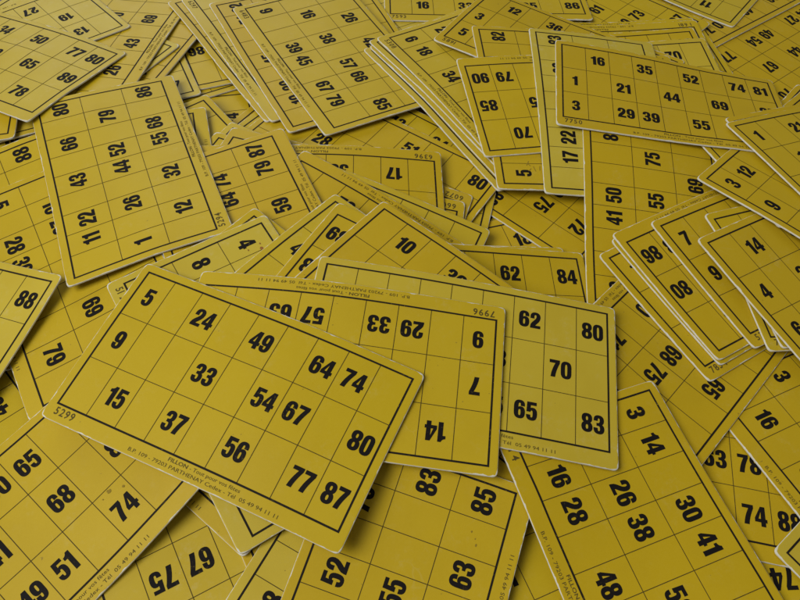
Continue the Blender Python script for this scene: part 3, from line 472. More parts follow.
    ('yellow bingo card showing 61 56 73 69 87, in the heap', [0.8968,3.3542,0.8601,-0.0742,0.0041,0.0058], '110613092114322433294134423652435348635671647269736182739187', '5699', 0, -0.31, [-46,-39,-38,-28,-14,6,30,58,86,-50,-45,-39,-28,-12,10,36,65,94,-54,-47,-39,-27,-9,14,42,72,102,-54,-47,-40,-27,-8,18,48,80,109,-56,-45,-34,-28,-7,19,51,82,111,-55,-50,-41,-29,-10,17,47,95,96,-50,-48,-42,-31,-15,8,33,56,73,-38,-39,-37,-31,-20,-5,11,25,36,-14,-21,-24,-25,-23,-18,-13,-8,-4,17,6,-4,-13,-21,-27,-33,-36,-40,59,40,21,4,-14,-33,-46,-57,-69,95,73,50,25,-9,-33,-54,-73,-89,130,102,77,35,-2,-34,-56,-75,-107,158,129,93,44,3,-34,-64,-90,-117,180,149,102,54,6,-36,-70,-100,-129]),
    ('yellow bingo card with an upside-down 11, on the far right heap', [1.3295,4.0924,2.5533,-0.0917,-0.0044,-0.0505], '211623113121322042354331514653476155716372687362827492859389', '7599', 0.46, -0.4, [37,31,23,12,2,-5,-13,-24,-34,29,24,17,7,-5,-16,-25,-32,-40,26,21,14,4,-9,-21,-31,-37,-39,21,23,19,3,-10,-22,-29,-31,-29,17,16,26,5,-9,-18,-21,-16,-4,8,8,5,2,-8,-12,-7,8,24,-3,-2,-1,-5,-8,-6,9,29,86,-13,-12,-13,-12,-10,-2,18,49,97,-19,-19,-18,-18,-13,-1,21,56,97,-19,-20,-19,-18,-14,-3,18,49,89,-14,-14,-15,-15,-14,-7,9,33,65,-4,-5,-5,-6,-13,-11,-2,14,34,7,5,8,1,-11,-15,-14,-5,7,18,15,14,1,-11,-21,-24,-22,-15,27,23,17,4,-12,-26,-35,-37,-34]),
    ('yellow bingo card with upside-down serial 1257, just behind the one with serial 1681', [0.9172,3.1863,-2.9892,-0.0668,-0.0038,0.0287], '130321132217322133264239514453496351716372658176827383709185', '1257', 0, -0.56, [96,111,117,103,82,56,33,14,5,55,70,87,78,58,37,15,-2,-18,11,30,42,56,36,18,0,-15,-28,-30,-12,4,12,14,2,-11,-23,-33,-65,-47,-31,-18,-13,-12,-19,-24,-30,-87,-71,-55,-42,-31,-25,-19,-21,-22,-94,-80,-65,-52,-40,-30,-21,-12,-11,-86,-73,-61,-50,-40,-29,-17,-6,3,-63,-53,-44,-38,-32,-24,-13,-4,7,-33,-25,-21,-19,-19,-15,-9,0,9,-7,16,8,-1,-4,-5,-2,3,11,19,23,23,16,9,4,4,7,13,33,36,35,28,20,13,10,11,13,43,43,42,37,28,21,17,15,16,50,50,48,44,38,28,23,20,19]),
    ('yellow bingo card with upside-down serial 1681, one above the card with serial 1257', [0.9279,3.1535,-2.9889,-0.0595,-0.0034,0.0308], '130121162215312633214231514853436256736881738270919092879380', '1681', 0.02, -0.34, [97,107,107,96,75,50,27,10,-6,61,74,83,69,54,32,12,-4,-20,23,34,50,50,30,15,-2,-17,-29,-18,-3,8,17,9,-2,-13,-23,-32,-52,-38,-25,-17,-12,-16,-20,-24,-28,-77,-63,-50,-39,-32,-25,-22,-20,-19,-87,-74,-62,-51,-40,-30,-21,-11,-8,-81,-71,-60,-50,-40,-28,-17,-3,3,-61,-53,-46,-39,-32,-23,-12,0,9,-33,-27,-24,-22,-19,-14,-6,4,12,-6,11,1,-3,-5,-4,0,7,14,16,18,17,12,7,5,7,11,16,30,31,29,24,18,14,13,15,18,39,38,37,33,27,22,19,19,21,46,46,44,41,35,29,25,24,25]),
    ('narrow strip of yellow bingo card showing 81, between serial 1681 and the 70 card', [0.9034,3.0895,0.1799,-0.0531,-0.0053,0.0324], '110812062317322333274238514953416153635271637267817882799381', '7562', 0, 0.23, [20,18,17,17,19,23,27,31,34,18,16,14,13,15,19,24,27,30,16,13,11,9,10,13,18,22,25,16,12,8,4,3,5,10,14,17,16,11,5,-1,-5,-5,-2,2,6,16,11,3,-6,-14,-17,-17,-15,-9,14,9,0,-12,-23,-31,-35,-38,-41,9,7,-4,-17,-30,-40,-48,-54,-58,1,0,-7,-21,-32,-43,-52,-60,-67,-10,-10,-14,-21,-29,-37,-45,-53,-61,-21,-19,-18,-19,-17,-20,-26,-33,-41,-29,-22,-16,-10,-3,5,3,-3,-10,-30,-19,-9,3,17,29,43,34,27,-25,-11,3,19,38,54,68,72,64,-17,6,19,38,59,80,96,101,101]),
    ('yellow bingo card showing only 70, between the 81 strip and the card with serial 7750', [0.9371,3.0022,0.1686,-0.048,-0.0059,0.0344], '110712051308312332214133514752455343615063537363827383709280', '5621', 0.51, 0.03, [25,21,18,15,14,15,17,21,24,24,20,16,12,10,11,14,17,19,23,18,14,9,6,5,7,10,13,23,18,12,7,1,-1,-1,2,4,22,18,12,4,-4,-9,-12,-11,-9,21,18,12,2,-9,-18,-24,-26,-27,17,16,10,-2,-15,-27,-36,-42,-46,10,10,8,-5,-19,-33,-43,-50,-56,-1,1,1,-9,-22,-34,-43,-50,-55,-15,-10,-9,-14,-22,-29,-34,-38,-42,-28,-20,-16,-16,-17,-15,-16,-17,-16,-38,-27,-18,-12,-6,1,12,16,16,-42,-27,-15,-4,8,22,34,46,51,-41,-23,-4,10,24,42,60,74,82,-37,-17,7,21,40,60,80,96,108]),
    ('bright strip of yellow bingo card between the cards with serials 6483 and 7593', [-0.206,3.3663,-0.9715,-0.0861,-0.0012,-0.0116], '110313062316312732235140524762577164726673658175837192889385', '7453', 0.61, -0.12, [-18,-28,-37,-44,-53,-67,-80,-88,-91,16,5,-6,-19,-32,-45,-57,-66,-72,49,38,25,11,-4,-21,-35,-45,-52,80,68,54,37,18,0,-16,-27,-30,100,86,74,58,42,15,-2,-16,-26,104,96,81,61,37,17,0,-12,-20,82,66,52,37,23,10,-1,-9,-14,40,32,23,14,7,1,-2,-3,-4,1,-5,-9,-11,-10,-6,-1,4,11,-34,-36,-36,-32,-22,-6,10,20,30,-56,-57,-55,-47,-32,-12,9,30,50,-65,-66,-64,-55,-38,-14,13,42,74,-57,-62,-63,-55,-38,-12,21,59,95,-38,-48,-53,-49,-32,-5,34,76,143,-3,-24,-39,-38,-23,6,50,97,178]),
    ('yellow bingo card showing 16 33 65 86, serial 7593, in the heap', [0.3221,3.7716,0.0846,-0.0844,0.0168,-0.0537], '120213072116221923154133433552436154625863577165736891869289', '7593', 0.03, -0.23, [-36,-12,17,41,64,82,99,111,123,-48,-26,-3,21,45,68,75,88,100,-57,-39,-19,4,24,38,52,65,77,-61,-48,-33,-17,-2,15,29,42,55,-57,-52,-45,-34,-20,-6,8,22,34,-43,-48,-49,-44,-35,-21,-10,2,12,-17,-33,-45,-49,-46,-33,-21,-17,-6,21,-10,-35,-50,-53,-50,-35,-29,-24,69,19,-20,-47,-59,-60,-55,-44,-37,143,42,-2,-41,-61,-68,-64,-55,-42,148,64,10,-32,-57,-66,-63,-52,-37,136,73,19,-21,-47,-56,-50,-35,-14,127,73,28,-9,-29,-35,-25,-3,24,116,73,36,14,-9,-7,10,40,86,111,73,43,26,23,22,49,92,138]),
    ('shaded yellow bingo card behind the sideways 88, beneath the 78 89 corner', [-1.3179,2.354,0.4491,-0.0832,-0.0154,0.0144], '110912042117231651455247534862596358716273658175827892829386', '6035', 0.28, -0.33, [-52,-40,-36,-31,-28,-28,-30,-36,-43,-43,-34,-25,-17,-11,-7,-8,-13,-21,-36,-25,-15,-4,7,11,13,8,0,-29,-19,-6,8,20,39,34,26,19,-25,-14,-2,16,29,47,45,39,33,-19,-13,-2,13,26,39,46,44,41,-16,-13,-7,3,17,31,42,44,43,-13,-14,-12,-6,5,17,33,38,40,-5,-11,-15,-14,-8,4,16,39,28,9,-4,-14,-19,-17,-10,-1,9,16,32,8,-8,-19,-23,-20,-15,-8,-3,51,24,3,-14,-24,-29,-27,-23,-17,72,43,16,-6,-24,-23,-35,-39,-42,96,64,32,1,-22,-38,-49,-55,-59,120,83,43,8,-22,-43,-57,-65,-73]),
    ('yellow bingo card with a sideways 74 in the gap left of the fanned cards', [-0.8573,2.224,1.893,-0.0782,0.0077,-0.0044], '120913032111332543355143524453416154625971637265817483729285', '5877', 0, 0.24, [58,62,64,60,46,19,-15,-50,-85,49,53,55,53,38,12,-22,-56,-89,39,43,45,44,33,-1,-29,-60,-90,29,30,30,25,11,-10,-35,-62,-88,13,17,18,14,2,-16,-37,-59,-80,3,9,13,9,-1,-16,-33,-50,-67,-5,6,11,11,2,-11,-24,-38,-44,-12,3,25,19,8,-4,-14,-24,-26,-23,-4,25,17,10,0,-7,-11,-11,-40,-18,2,9,7,3,2,3,8,-61,-36,-14,-2,3,6,11,19,31,-81,-54,-29,-11,1,11,24,38,58,-96,-67,-38,-15,5,21,40,61,86,-106,-74,-42,-13,10,33,58,85,118,-113,-78,-40,-3,18,49,78,109,141]),
    ('corner of yellow bingo card with black frame line, right of the sideways 74', [-0.5248,2.4463,1.0783,-0.0743,0.0035,-0.0218], '120713032116221023114139423053436159625271667263837391889381', '7368', 0, 0.73, [11,6,2,-10,-26,-35,-43,-49,-52,14,11,6,-3,-10,-16,-21,-24,-26,14,13,11,8,5,5,3,0,-2,4,14,12,15,19,22,24,23,20,-11,-4,8,17,25,42,49,39,38,-29,-17,-6,12,24,42,51,46,46,-44,-33,-19,-4,17,28,36,41,44,-54,-43,-32,-18,-3,13,22,29,35,-54,-48,-39,-29,-18,-8,3,11,21,-47,-43,-38,-33,-27,-21,-15,-9,8,-34,-30,-27,-27,-27,-28,-28,-27,-21,-9,-7,-6,-10,-17,-25,-33,-38,-44,22,25,25,16,3,-13,-29,-42,-54,59,60,79,51,29,5,-17,-38,-55,93,96,88,80,56,36,-3,-27,-50]),
    ('thin strip of yellow bingo card below the upside-down 86, above the sideways 74', [-1.117,2.9406,-2.5115,-0.0805,0.0155,-0.0415], '120221172313312732253329514052486153635871638279837392899384', '7076', 0.02, -0.07, [143,140,137,130,116,96,34,-5,-46,106,100,93,81,61,29,-3,-40,-74,75,65,53,38,18,-7,-38,-67,-96,52,39,24,7,-14,-37,-60,-83,-106,39,23,5,-13,-33,-52,-70,-86,-101,31,15,0,-21,-41,-56,-68,-77,-84,27,9,-10,-29,-42,-51,-56,-54,-55,6,-10,-23,-33,-39,-40,-37,-28,-29,-19,-29,-34,-36,-32,-24,-13,0,2,-50,-48,-44,-36,-22,-5,14,27,33,-71,-61,-49,-32,-9,14,41,54,62,-83,-67,-47,-24,6,34,75,72,87,-85,-64,-41,-12,19,54,75,91,103,-80,-56,-30,0,35,66,89,104,118,-64,-40,-17,14,50,84,100,118,131]),
    ('yellow bingo card showing 86, in the heap', [-0.6524,3.2436,-2.6844,-0.0736,0.0104,-0.0137], '110921172218231331213327423252435341615863507264736681749286', '5525', 0, 0.07, [-89,-63,-34,-4,12,10,-19,-49,-81,-73,-48,-22,-1,10,4,-19,-48,-78,-52,-30,-7,10,14,4,-16,-44,-73,-34,-9,12,26,26,13,-9,-37,-65,-14,10,32,44,42,26,2,-26,-55,4,27,49,61,57,39,13,-15,-43,16,38,57,67,60,44,21,-6,-32,19,37,53,61,67,51,22,0,-23,15,33,45,49,49,37,18,1,-16,-3,8,19,25,25,19,10,0,-10,-25,-14,-5,2,5,4,2,-1,-3,-42,-33,-25,-18,-12,-7,-3,2,6,-53,-45,-38,-30,-23,-13,-3,9,20,-57,-49,-43,-37,-28,-15,1,19,37,-56,-47,-47,-40,-29,-13,8,31,62]),
    ('pale yellow bingo card with an upside-down 4 near its corner, beside the upside-down 86', [-1.5575,2.7333,-2.6632,-0.0723,0.0428,-0.054], '130421102211231431253223433861546256635171607261817482739388', '6145', 0.74, 0.36, [105,71,38,7,-19,-39,-57,-71,-87,71,44,18,-5,-25,-40,-53,-64,-76,36,18,1,-15,-28,-38,-45,-53,-61,13,2,-9,-18,-24,-27,-30,-34,-38,-1,-7,-11,-13,-12,-11,-6,-1,-12,-7,-7,-6,-2,4,11,21,22,20,-5,-1,5,12,22,31,38,44,46,0,6,13,24,35,50,65,63,63,2,15,25,29,40,47,56,56,58,3,7,12,18,26,34,40,44,46,0,-1,0,4,11,19,25,28,30,-4,-11,-13,-12,-5,3,11,13,14,-13,-23,-27,-27,-20,-11,2,-1,0,-23,-35,-41,-42,-35,-25,-5,-15,-13,-30,-47,-55,-56,-50,-39,-27,-27,-28]),
    ('yellow bingo card showing 51, in the heap', [-1.3923,3.0066,-1.8233,-0.0693,0.0561,-0.0608], '13072116221141354230514861566255635171677264837792839385', '6152', 0.18, 0.66, [-45,-58,-44,-31,-12,5,20,31,39,-68,-56,-41,-22,-1,18,31,39,45,-70,-54,-35,-12,12,28,41,47,49,-67,-49,-27,-2,21,52,50,48,47,-57,-39,-18,4,34,55,43,41,36,-40,-26,-10,9,22,26,30,24,18,-20,-10,1,5,11,13,9,2,-6,2,9,4,3,1,-4,-10,-19,-29,25,16,10,3,-5,-15,-25,-37,-50,34,25,16,6,-6,-19,-33,-49,-64,42,31,22,13,0,-16,-34,-53,-72,32,32,31,21,9,-7,-29,-51,-74,25,28,30,38,26,2,-20,-46,-71,15,22,28,32,32,13,-11,-39,-66,7,15,24,31,27,18,-5,-32,-60]),
    ('pale corner of yellow bingo card by the right edge of the 69 43 26 card', [-1.7268,3.0249,-0.4728,-0.0809,0.0587,-0.0622], '120121152216231131223225332653496151625571687369817283709286', '7111', 0.75, -0.44, [30,17,13,21,39,60,82,104,126,-8,-12,-13,-7,3,18,35,52,68,-28,-31,-32,-29,-22,-12,-1,11,23,-39,-40,-41,-40,-36,-31,-25,-18,-12,-32,-37,-37,-37,-37,-36,-34,-33,-31,-23,-22,-22,-22,-23,-26,-30,-33,-35,-2,-1,-1,-1,-5,-8,-15,-23,-29,19,21,29,27,30,17,2,-9,-15,36,37,45,41,29,22,13,4,-1,45,43,38,33,27,20,14,12,14,45,39,32,23,16,11,11,15,23,42,35,18,8,0,-2,2,12,28,31,21,3,-10,-17,-17,-10,4,22,14,-1,-16,-28,-35,-34,-24,-9,10,-5,-21,-36,-49,-54,-51,-40,-23,-4]),
    ('yellow bingo card showing 60 69 43 26, in the heap', [-1.5238,3.0501,1.4545,-0.0622,0.0554,-0.0728], '11081207221731263220433151435349625863517169726073619388', '5381', 0, 0.02, [-74,-61,-49,-37,-29,-26,-29,-38,-48,-62,-50,-37,-24,-9,-7,-12,-19,-28,-49,-38,-26,-15,-1,6,9,1,-10,-36,-27,-17,-6,4,11,14,13,5,-22,-14,-6,2,11,18,22,21,14,-6,0,5,11,17,23,25,31,18,10,15,18,21,24,27,29,29,18,25,28,30,32,32,31,29,27,15,36,40,41,38,35,32,27,19,13,39,40,45,45,39,29,21,15,9,34,32,28,25,24,20,14,6,1,25,19,13,6,0,-6,-8,-8,-1,13,3,-6,-15,-23,-28,-31,-30,-25,3,-10,-23,-36,-45,-51,-52,-48,-44,-10,-25,-41,-54,-64,-70,-70,-66,-42]),
    ('yellow bingo card showing 13 19 27, in the heap', [-1.9731,3.0111,-2.3771,-0.0822,0.0814,-0.0606], '221923133127423843315146625063547162817282788373918692849383', '7776', 0.58, -0.4, [-101,-90,-80,-71,-63,-58,-50,-48,-53,-75,-62,-53,-46,-38,-31,-30,-30,-30,-46,-42,-26,-15,-14,-10,-9,-8,-7,-14,-21,-15,-1,6,11,14,16,18,0,-5,0,7,23,31,35,39,43,12,6,7,15,28,45,49,59,65,22,16,13,18,29,43,62,71,81,34,24,18,19,27,40,57,75,85,47,34,23,18,20,30,44,67,79,59,40,26,15,11,15,26,39,57,64,56,25,9,-2,-4,1,11,21,59,51,19,-4,-18,-25,-25,-21,-14,53,25,2,-20,-38,-48,-52,-51,-48,39,13,-14,-39,-58,-72,-79,-81,-80,34,-4,-31,-58,-79,-95,-105,-109,-110]),
    ('yellow bingo card showing 72 60 75 83, in the heap', [0.7652,2.4755,-2.2298,-0.0639,-0.0038,0.0528], '120113063123332442384333514153446158625471657260827583729183', '6247', 0, 0.6, [-77,-69,-55,-39,-25,-17,-16,-22,-32,-53,-44,-30,-15,-2,2,-1,-12,-26,-30,-18,-4,9,18,18,11,-7,-22,-1,9,20,31,35,35,11,-5,-23,28,34,42,44,50,27,10,-10,-28,54,56,53,57,36,19,0,-18,-35,75,65,62,43,24,6,-12,-28,-42,75,69,46,26,8,-9,-24,-36,-46,76,45,24,6,-10,-22,-32,-39,-44,24,10,-2,-14,-23,-30,-33,-35,-35,-17,-21,-26,-29,-30,-29,-26,-21,-16,-50,-46,-40,-34,-27,-19,-9,2,13,-71,-58,-44,-28,-13,1,16,33,50,-81,-61,-38,-14,8,27,47,69,96,-84,-57,-29,16,35,57,81,107,140]),
    ('yellow bingo card strip beside the 80 corner, leaning over the 60 75 72 card', [-0.0168,1.7929,-1.7484,-0.0766,-0.018,0.0141], '110712063224332541344330514453416251635372697365817891809283', '5167', 0.2, -0.08, [142,88,46,10,-5,-3,19,45,73,149,94,43,5,-16,-17,-1,27,55,160,98,42,-2,-27,-33,-21,3,38,166,99,36,-11,-40,-48,-40,-19,6,171,89,24,-23,-53,-63,-57,-36,-13,147,56,6,-39,-64,-75,-68,-53,-18,68,26,-19,-52,-73,-80,-75,-60,-40,26,-9,-38,-61,-74,-77,-70,-57,-39,-16,-34,-50,-61,-65,-63,-54,-40,-24,-43,-49,-52,-51,-47,-38,-26,-11,6,-60,-54,-46,-33,-20,-8,8,26,44,-68,-54,-37,-17,9,31,50,66,85,-71,-51,-29,-4,22,50,80,108,127,-68,-44,-18,7,37,68,97,126,154,-66,-40,-11,16,49,83,116,147,176]),
    ('yellow bingo card with half-hidden 64, between the 51 80 card and the white-edged fan', [-0.1677,2.48,-0.5581,-0.0579,-0.008,-0.0081], '110312072310433751405247534361576255716772657364817792879388', '6120', 0, -0.44, [-32,-50,-70,-87,-97,-97,-87,-66,-39,-14,-31,-51,-67,-77,-78,-70,-55,-37,4,-14,-31,-46,-56,-57,-51,-38,-22,28,11,-6,-21,-31,-34,-29,-18,-4,57,41,24,8,-4,-9,-6,5,18,90,75,59,40,23,14,14,24,36,119,106,85,66,46,31,28,34,45,136,122,131,94,56,40,33,37,46,124,117,103,83,52,37,30,33,42,82,75,65,48,33,22,20,26,36,23,21,17,12,6,4,9,19,32,-41,-36,-31,-27,-21,-13,-1,15,35,-100,-88,-75,-60,-43,-26,-6,18,42,-153,-134,-113,-88,-61,-34,-6,21,66,-199,-175,-146,-109,-68,-32,-8,27,61]),
    ('yellow bingo card showing 51 80 28, in the heap', [-0.1888,2.3543,-0.5146,-0.0483,-0.0157,-0.0052], '110313012317322833254132514552426250635171648276918192899380', '6610', 0.01, 0.5, [-73,-76,-73,-86,-106,-121,-129,-130,-123,-42,-44,-49,-61,-76,-90,-98,-101,-98,-9,-11,-17,-28,-43,-57,-66,-71,-71,26,24,19,8,-7,-22,-34,-41,-41,60,61,58,46,32,13,-1,-12,-14,88,92,92,82,63,46,27,13,7,104,111,115,107,106,68,48,30,21,100,111,119,113,114,80,54,39,28,76,88,99,92,80,66,51,38,29,34,47,55,58,55,47,38,33,29,-19,-4,8,16,20,22,24,26,30,-74,-57,-40,-26,-13,-1,11,22,35,-128,-107,-86,-64,-42,-21,1,22,42,-177,-153,-127,-99,-68,-35,-4,22,53,-224,-196,-166,-131,-93,-51,-12,21,54]),
    ('lowest yellow bingo card of the fan beside serial 6483, framed edge visible', [-0.7175,3.1449,2.2131,-0.0572,-0.0091,-0.0268], '110621132215231831213227332841345249726473628275837791819386', '5477', 0.47, 0.64, [33,39,45,53,46,36,22,8,-1,19,24,28,33,28,16,3,-12,-22,8,10,13,12,17,-2,-16,-30,-44,2,1,1,-3,-7,-20,-33,-46,-58,2,-3,-6,-14,-23,-33,-45,-56,-65,9,1,-7,-17,-27,-38,-48,-56,-62,22,12,1,-12,-24,-34,-41,-45,-48,37,27,12,1,-14,-21,-25,-25,-23,47,39,21,9,-1,-5,-3,4,10,44,40,24,14,10,13,22,33,51,31,25,17,13,16,26,41,62,75,9,5,0,3,12,30,57,67,86,-31,-27,-25,-18,5,31,40,62,87,-75,-70,-60,-46,-25,-3,21,43,64,-118,-109,-97,-79,-56,-30,-6,18,41]),
    ('yellow bingo card with serial 6297 and small address print, in the fan beside serial 6483', [-0.6438,3.1566,-0.9731,-0.0497,-0.0073,-0.0254], '120213082115221423103325413651485242635071678172827992869389', '6297', 0.72, 0.29, [48,25,3,-23,-42,-58,-68,-74,-78,65,44,20,4,-20,-33,-39,-43,-44,78,55,40,18,-3,-11,-12,-10,-13,76,62,40,18,8,4,7,13,15,66,44,27,15,9,11,21,27,32,33,20,9,1,2,8,21,32,37,0,-8,-13,-14,-10,1,11,25,31,-30,-32,-32,-29,-22,-11,-1,9,17,-50,-47,-43,-37,-29,-20,-11,-4,2,-59,-52,-44,-36,-27,-20,-15,-11,-8,-57,-47,-36,-25,-18,-13,-10,-11,-11,-46,-34,-22,-6,3,0,0,-3,-6,-30,-17,-2,9,20,18,14,9,4,-10,2,15,27,35,38,30,23,17,5,19,32,43,50,50,45,38,30]),
    ('yellow bingo card showing 82 71 45 20 10, in the heap', [-0.5367,3.0722,2.1012,-0.0395,-0.0037,-0.025], '110212082114231031213320423352435345615762597167837192819382', '7931', 0.21, 0.72, [11,21,31,38,42,41,35,26,16,5,15,25,33,37,36,30,20,9,-2,10,19,28,32,31,23,13,1,-11,0,8,17,21,18,10,-1,-13,-22,-14,-6,0,4,3,-6,-17,-28,-30,-24,-19,-15,-14,-9,-22,-32,-42,-32,-29,-27,-26,-27,-30,-36,-44,-50,-27,-26,-27,-29,-33,-37,-42,-46,-50,-15,-16,-19,-24,-30,-35,-39,-39,-38,0,-1,-5,-12,-19,-25,-26,-23,-17,14,14,10,1,-7,-12,-9,-1,11,21,22,19,12,2,1,7,21,38,20,21,17,14,6,8,19,38,61,12,11,10,6,5,11,24,47,69,1,1,0,0,1,10,26,47,71]),
    ('yellow bingo card showing 26 42 16 38 57, serial 6483, in the heap', [-0.3799,3.0716,-1.0068,-0.0322,-0.0054,-0.0281], '110913042216332641394238514553426257635171677266736881799285', '6483', 0.22, 0.1, [45,32,25,23,26,32,35,33,28,31,18,13,14,22,28,34,32,26,11,2,0,4,16,26,32,30,21,-12,-15,-14,-7,3,15,22,21,12,-31,-30,-27,-20,-10,0,7,6,-1,-42,-39,-35,-29,-21,-13,-9,-10,-16,-43,-40,-36,-31,-26,-22,-20,-22,-29,-36,-32,-29,-26,-24,-23,-24,-29,-36,-24,-18,-12,-14,-15,-17,-21,-28,-38,-9,-5,1,1,-2,-7,-13,-22,-34,3,9,15,16,11,5,-1,-13,-28,12,18,22,23,20,14,6,-6,-22,17,22,26,27,25,19,11,-1,-19,20,24,27,29,26,20,12,-2,-17,22,25,28,28,25,19,9,-3,-18]),
    ('lowest yellow bingo card of the fan under serial 5308, showing its long frame line', [0.2905,2.8359,2.2091,-0.033,-0.0177,0.0006], '120121122213322533214238433251445345625871698177837991899383', '7044', 0.7, 0.35, [-10,-30,-51,-72,-90,-104,-114,-119,-129,15,-7,-27,-48,-66,-80,-89,-94,-103,35,16,-4,-24,-42,-56,-65,-71,-75,54,37,20,-2,-19,-32,-39,-42,-44,65,51,35,15,1,-8,-10,-10,-7,70,54,38,26,18,16,20,27,35,72,57,43,33,31,38,49,63,77,74,57,44,37,40,53,78,98,116,76,57,41,34,40,56,91,113,132,70,48,32,24,29,47,70,95,117,68,42,11,4,8,26,49,71,91,26,1,-19,-26,-20,-2,19,39,57,-28,-46,-60,-62,-52,-32,-10,8,24,-85,-98,-105,-102,-88,-63,-39,-23,-7,-140,-149,-151,-143,-124,-94,-64,-52,-37]),
    ('yellow bingo card third from top in the fan under serial 5308', [0.3194,2.8548,2.2145,-0.0248,-0.0157,0.0026], '120521192211231631253326413843365240615362567165827983719383', '5237', 0.39, 0.25, [-11,-28,-47,-66,-84,-97,-108,-109,-118,12,-5,-23,-42,-60,-74,-83,-89,-93,32,16,-2,-20,-37,-50,-60,-64,-67,47,32,21,1,-16,-28,-34,-36,-35,55,42,29,14,1,-6,-7,-4,3,59,46,32,21,15,15,21,32,43,61,48,36,28,26,33,46,63,82,62,49,37,31,34,45,69,95,115,63,50,37,30,34,48,79,105,125,59,43,30,22,25,40,62,88,115,46,42,15,6,7,20,41,66,90,18,9,-12,-19,-18,-7,12,35,58,-22,-36,-46,-52,-49,-37,-18,3,25,-67,-77,-86,-88,-82,-68,-48,-27,-8,-112,-121,-126,-125,-116,-100,-74,-58,-38]),
    ('yellow bingo card directly under serial 5308, its white edge showing', [0.3159,2.8951,2.2283,-0.0166,-0.0138,-0.0007], '120813072214231641334232433152406155635371688173918992839384', '7075', 0.3, -0.23, [-8,-25,-44,-64,-83,-100,-113,-120,-125,13,-3,-21,-40,-59,-74,-86,-93,-97,31,16,2,-17,-35,-49,-59,-63,-65,43,29,16,0,-16,-26,-30,-31,-28,50,37,23,10,1,-3,-2,5,13,55,42,29,20,15,17,27,41,55,58,46,34,27,26,35,51,71,92,62,49,37,31,33,45,71,100,115,63,50,37,30,32,45,70,95,120,58,45,31,22,23,35,56,82,107,41,41,19,6,6,16,35,58,82,15,4,-10,-19,-19,-9,8,30,53,-23,-34,-44,-50,-48,-37,-20,1,22,-64,-74,-81,-84,-79,-67,-45,-27,-7,-106,-113,-119,-119,-111,-97,-76,-57,-36]),
    ('yellow bingo card showing 2 6 18 34, serial 5308, in the heap', [0.3644,2.9089,-0.9485,-0.009,-0.0138,-0.0001], '110612022118221723134134423643335246615872687363837391839388', '5308', 0.31, 0, [-44,-63,-82,-102,-111,-112,-106,-97,-87,-14,-34,-54,-71,-78,-75,-67,-56,-46,16,-5,-25,-40,-46,-41,-31,-18,-6,47,24,4,-12,-17,-13,7,18,25,77,53,30,13,6,8,25,35,46,101,76,50,31,20,21,30,43,56,113,89,63,40,28,26,33,45,57,108,90,61,39,28,26,32,44,55,89,67,46,31,22,22,29,40,52,57,41,26,16,12,15,24,36,48,22,11,2,-2,-1,6,18,31,43,-13,-19,-23,-23,-17,-4,10,23,36,-46,-48,-49,-45,-36,-20,-3,10,24,-76,-77,-74,-68,-57,-42,-26,-9,6,-106,-104,-100,-92,-80,-64,-47,-30,-14]),
    ('yellow bingo card showing 12 36 3 5, serial 5891, in the heap', [0.6814,3.1709,-0.4797,-0.0127,-0.0625,-0.053], '110512032312312143365249615162546356726281798377918892859384', '5891', 0, 0.4, [-45,-29,-12,1,7,0,-26,-65,-112,-26,-10,6,19,24,15,-9,-59,-105,-8,8,23,36,37,33,-6,-53,-100,9,24,38,48,51,34,-10,-52,-98,23,35,49,53,60,25,-12,-54,-96,31,42,51,56,49,15,-18,-55,-90,33,42,46,51,31,6,-23,-52,-78,29,34,38,35,16,-3,-24,-42,-58,20,22,25,16,4,-9,-19,-25,-27,4,6,7,-2,-8,-12,-9,0,11,-16,-11,-15,-18,-17,-11,5,27,66,-38,-33,-36,-32,-25,-8,19,55,109,-62,-59,-54,-46,-31,-5,32,80,140,-84,-78,-70,-57,-35,-2,44,99,170,-105,-97,-85,-67,-39,1,54,116,189]),
    ('yellow bingo card with 82 above and 5 below, under the upside-down 90 79 card', [0.597,2.7756,1.6783,0.003,-0.0406,0.0289], '110812021305221931203225332451485244534762567165736181709382', '5282', 0.1, 0.41, [-110,-118,-124,-127,-127,-123,-120,-118,-119,-67,-76,-83,-89,-91,-92,-88,-83,-98,-23,-32,-42,-50,-57,-60,-65,-72,-79,22,12,1,-10,-21,-32,-42,-53,-65,63,55,44,31,16,1,-15,-31,-47,102,92,83,71,54,36,16,-3,-22,120,120,115,104,91,72,50,28,7,121,125,131,132,118,102,82,60,39,100,111,120,130,138,123,103,86,65,61,76,91,105,115,127,117,95,81,7,25,43,62,78,87,96,91,76,-57,-37,-17,4,24,40,48,53,51,-127,-106,-83,-61,-40,-21,-8,-2,1,-199,-177,-153,-130,-103,-84,-67,-59,-56,-272,-248,-224,-198,-173,-146,-132,-121,-117]),
    ('yellow bingo card showing 70 85 65 90 79, in the heap', [0.7607,2.7821,-2.9202,0.0068,-0.058,0.0295], '120313092219312933214133433552406154635272658179837091909285', '7982', 0, 0.15, [-180,-161,-142,-137,-131,-129,-130,-134,-139,-148,-125,-106,-90,-80,-75,-75,-79,-85,-113,-87,-62,-42,-28,-20,-20,-25,-32,-77,-47,-18,8,26,35,34,26,15,-42,-9,25,54,75,83,79,67,53,-12,22,59,97,121,132,119,92,76,10,43,76,103,121,124,115,99,78,25,54,83,105,116,115,103,84,64,33,58,80,96,101,90,76,57,36,35,55,73,88,73,61,42,22,1,29,44,63,55,43,25,4,-17,-39,13,25,30,24,8,-13,-36,-57,-78,-11,-3,0,-12,-31,-53,-76,-97,-118,-44,-39,-38,-52,-71,-94,-116,-136,-151,-82,-80,-84,-95,-114,-136,-157,-176,-192]),
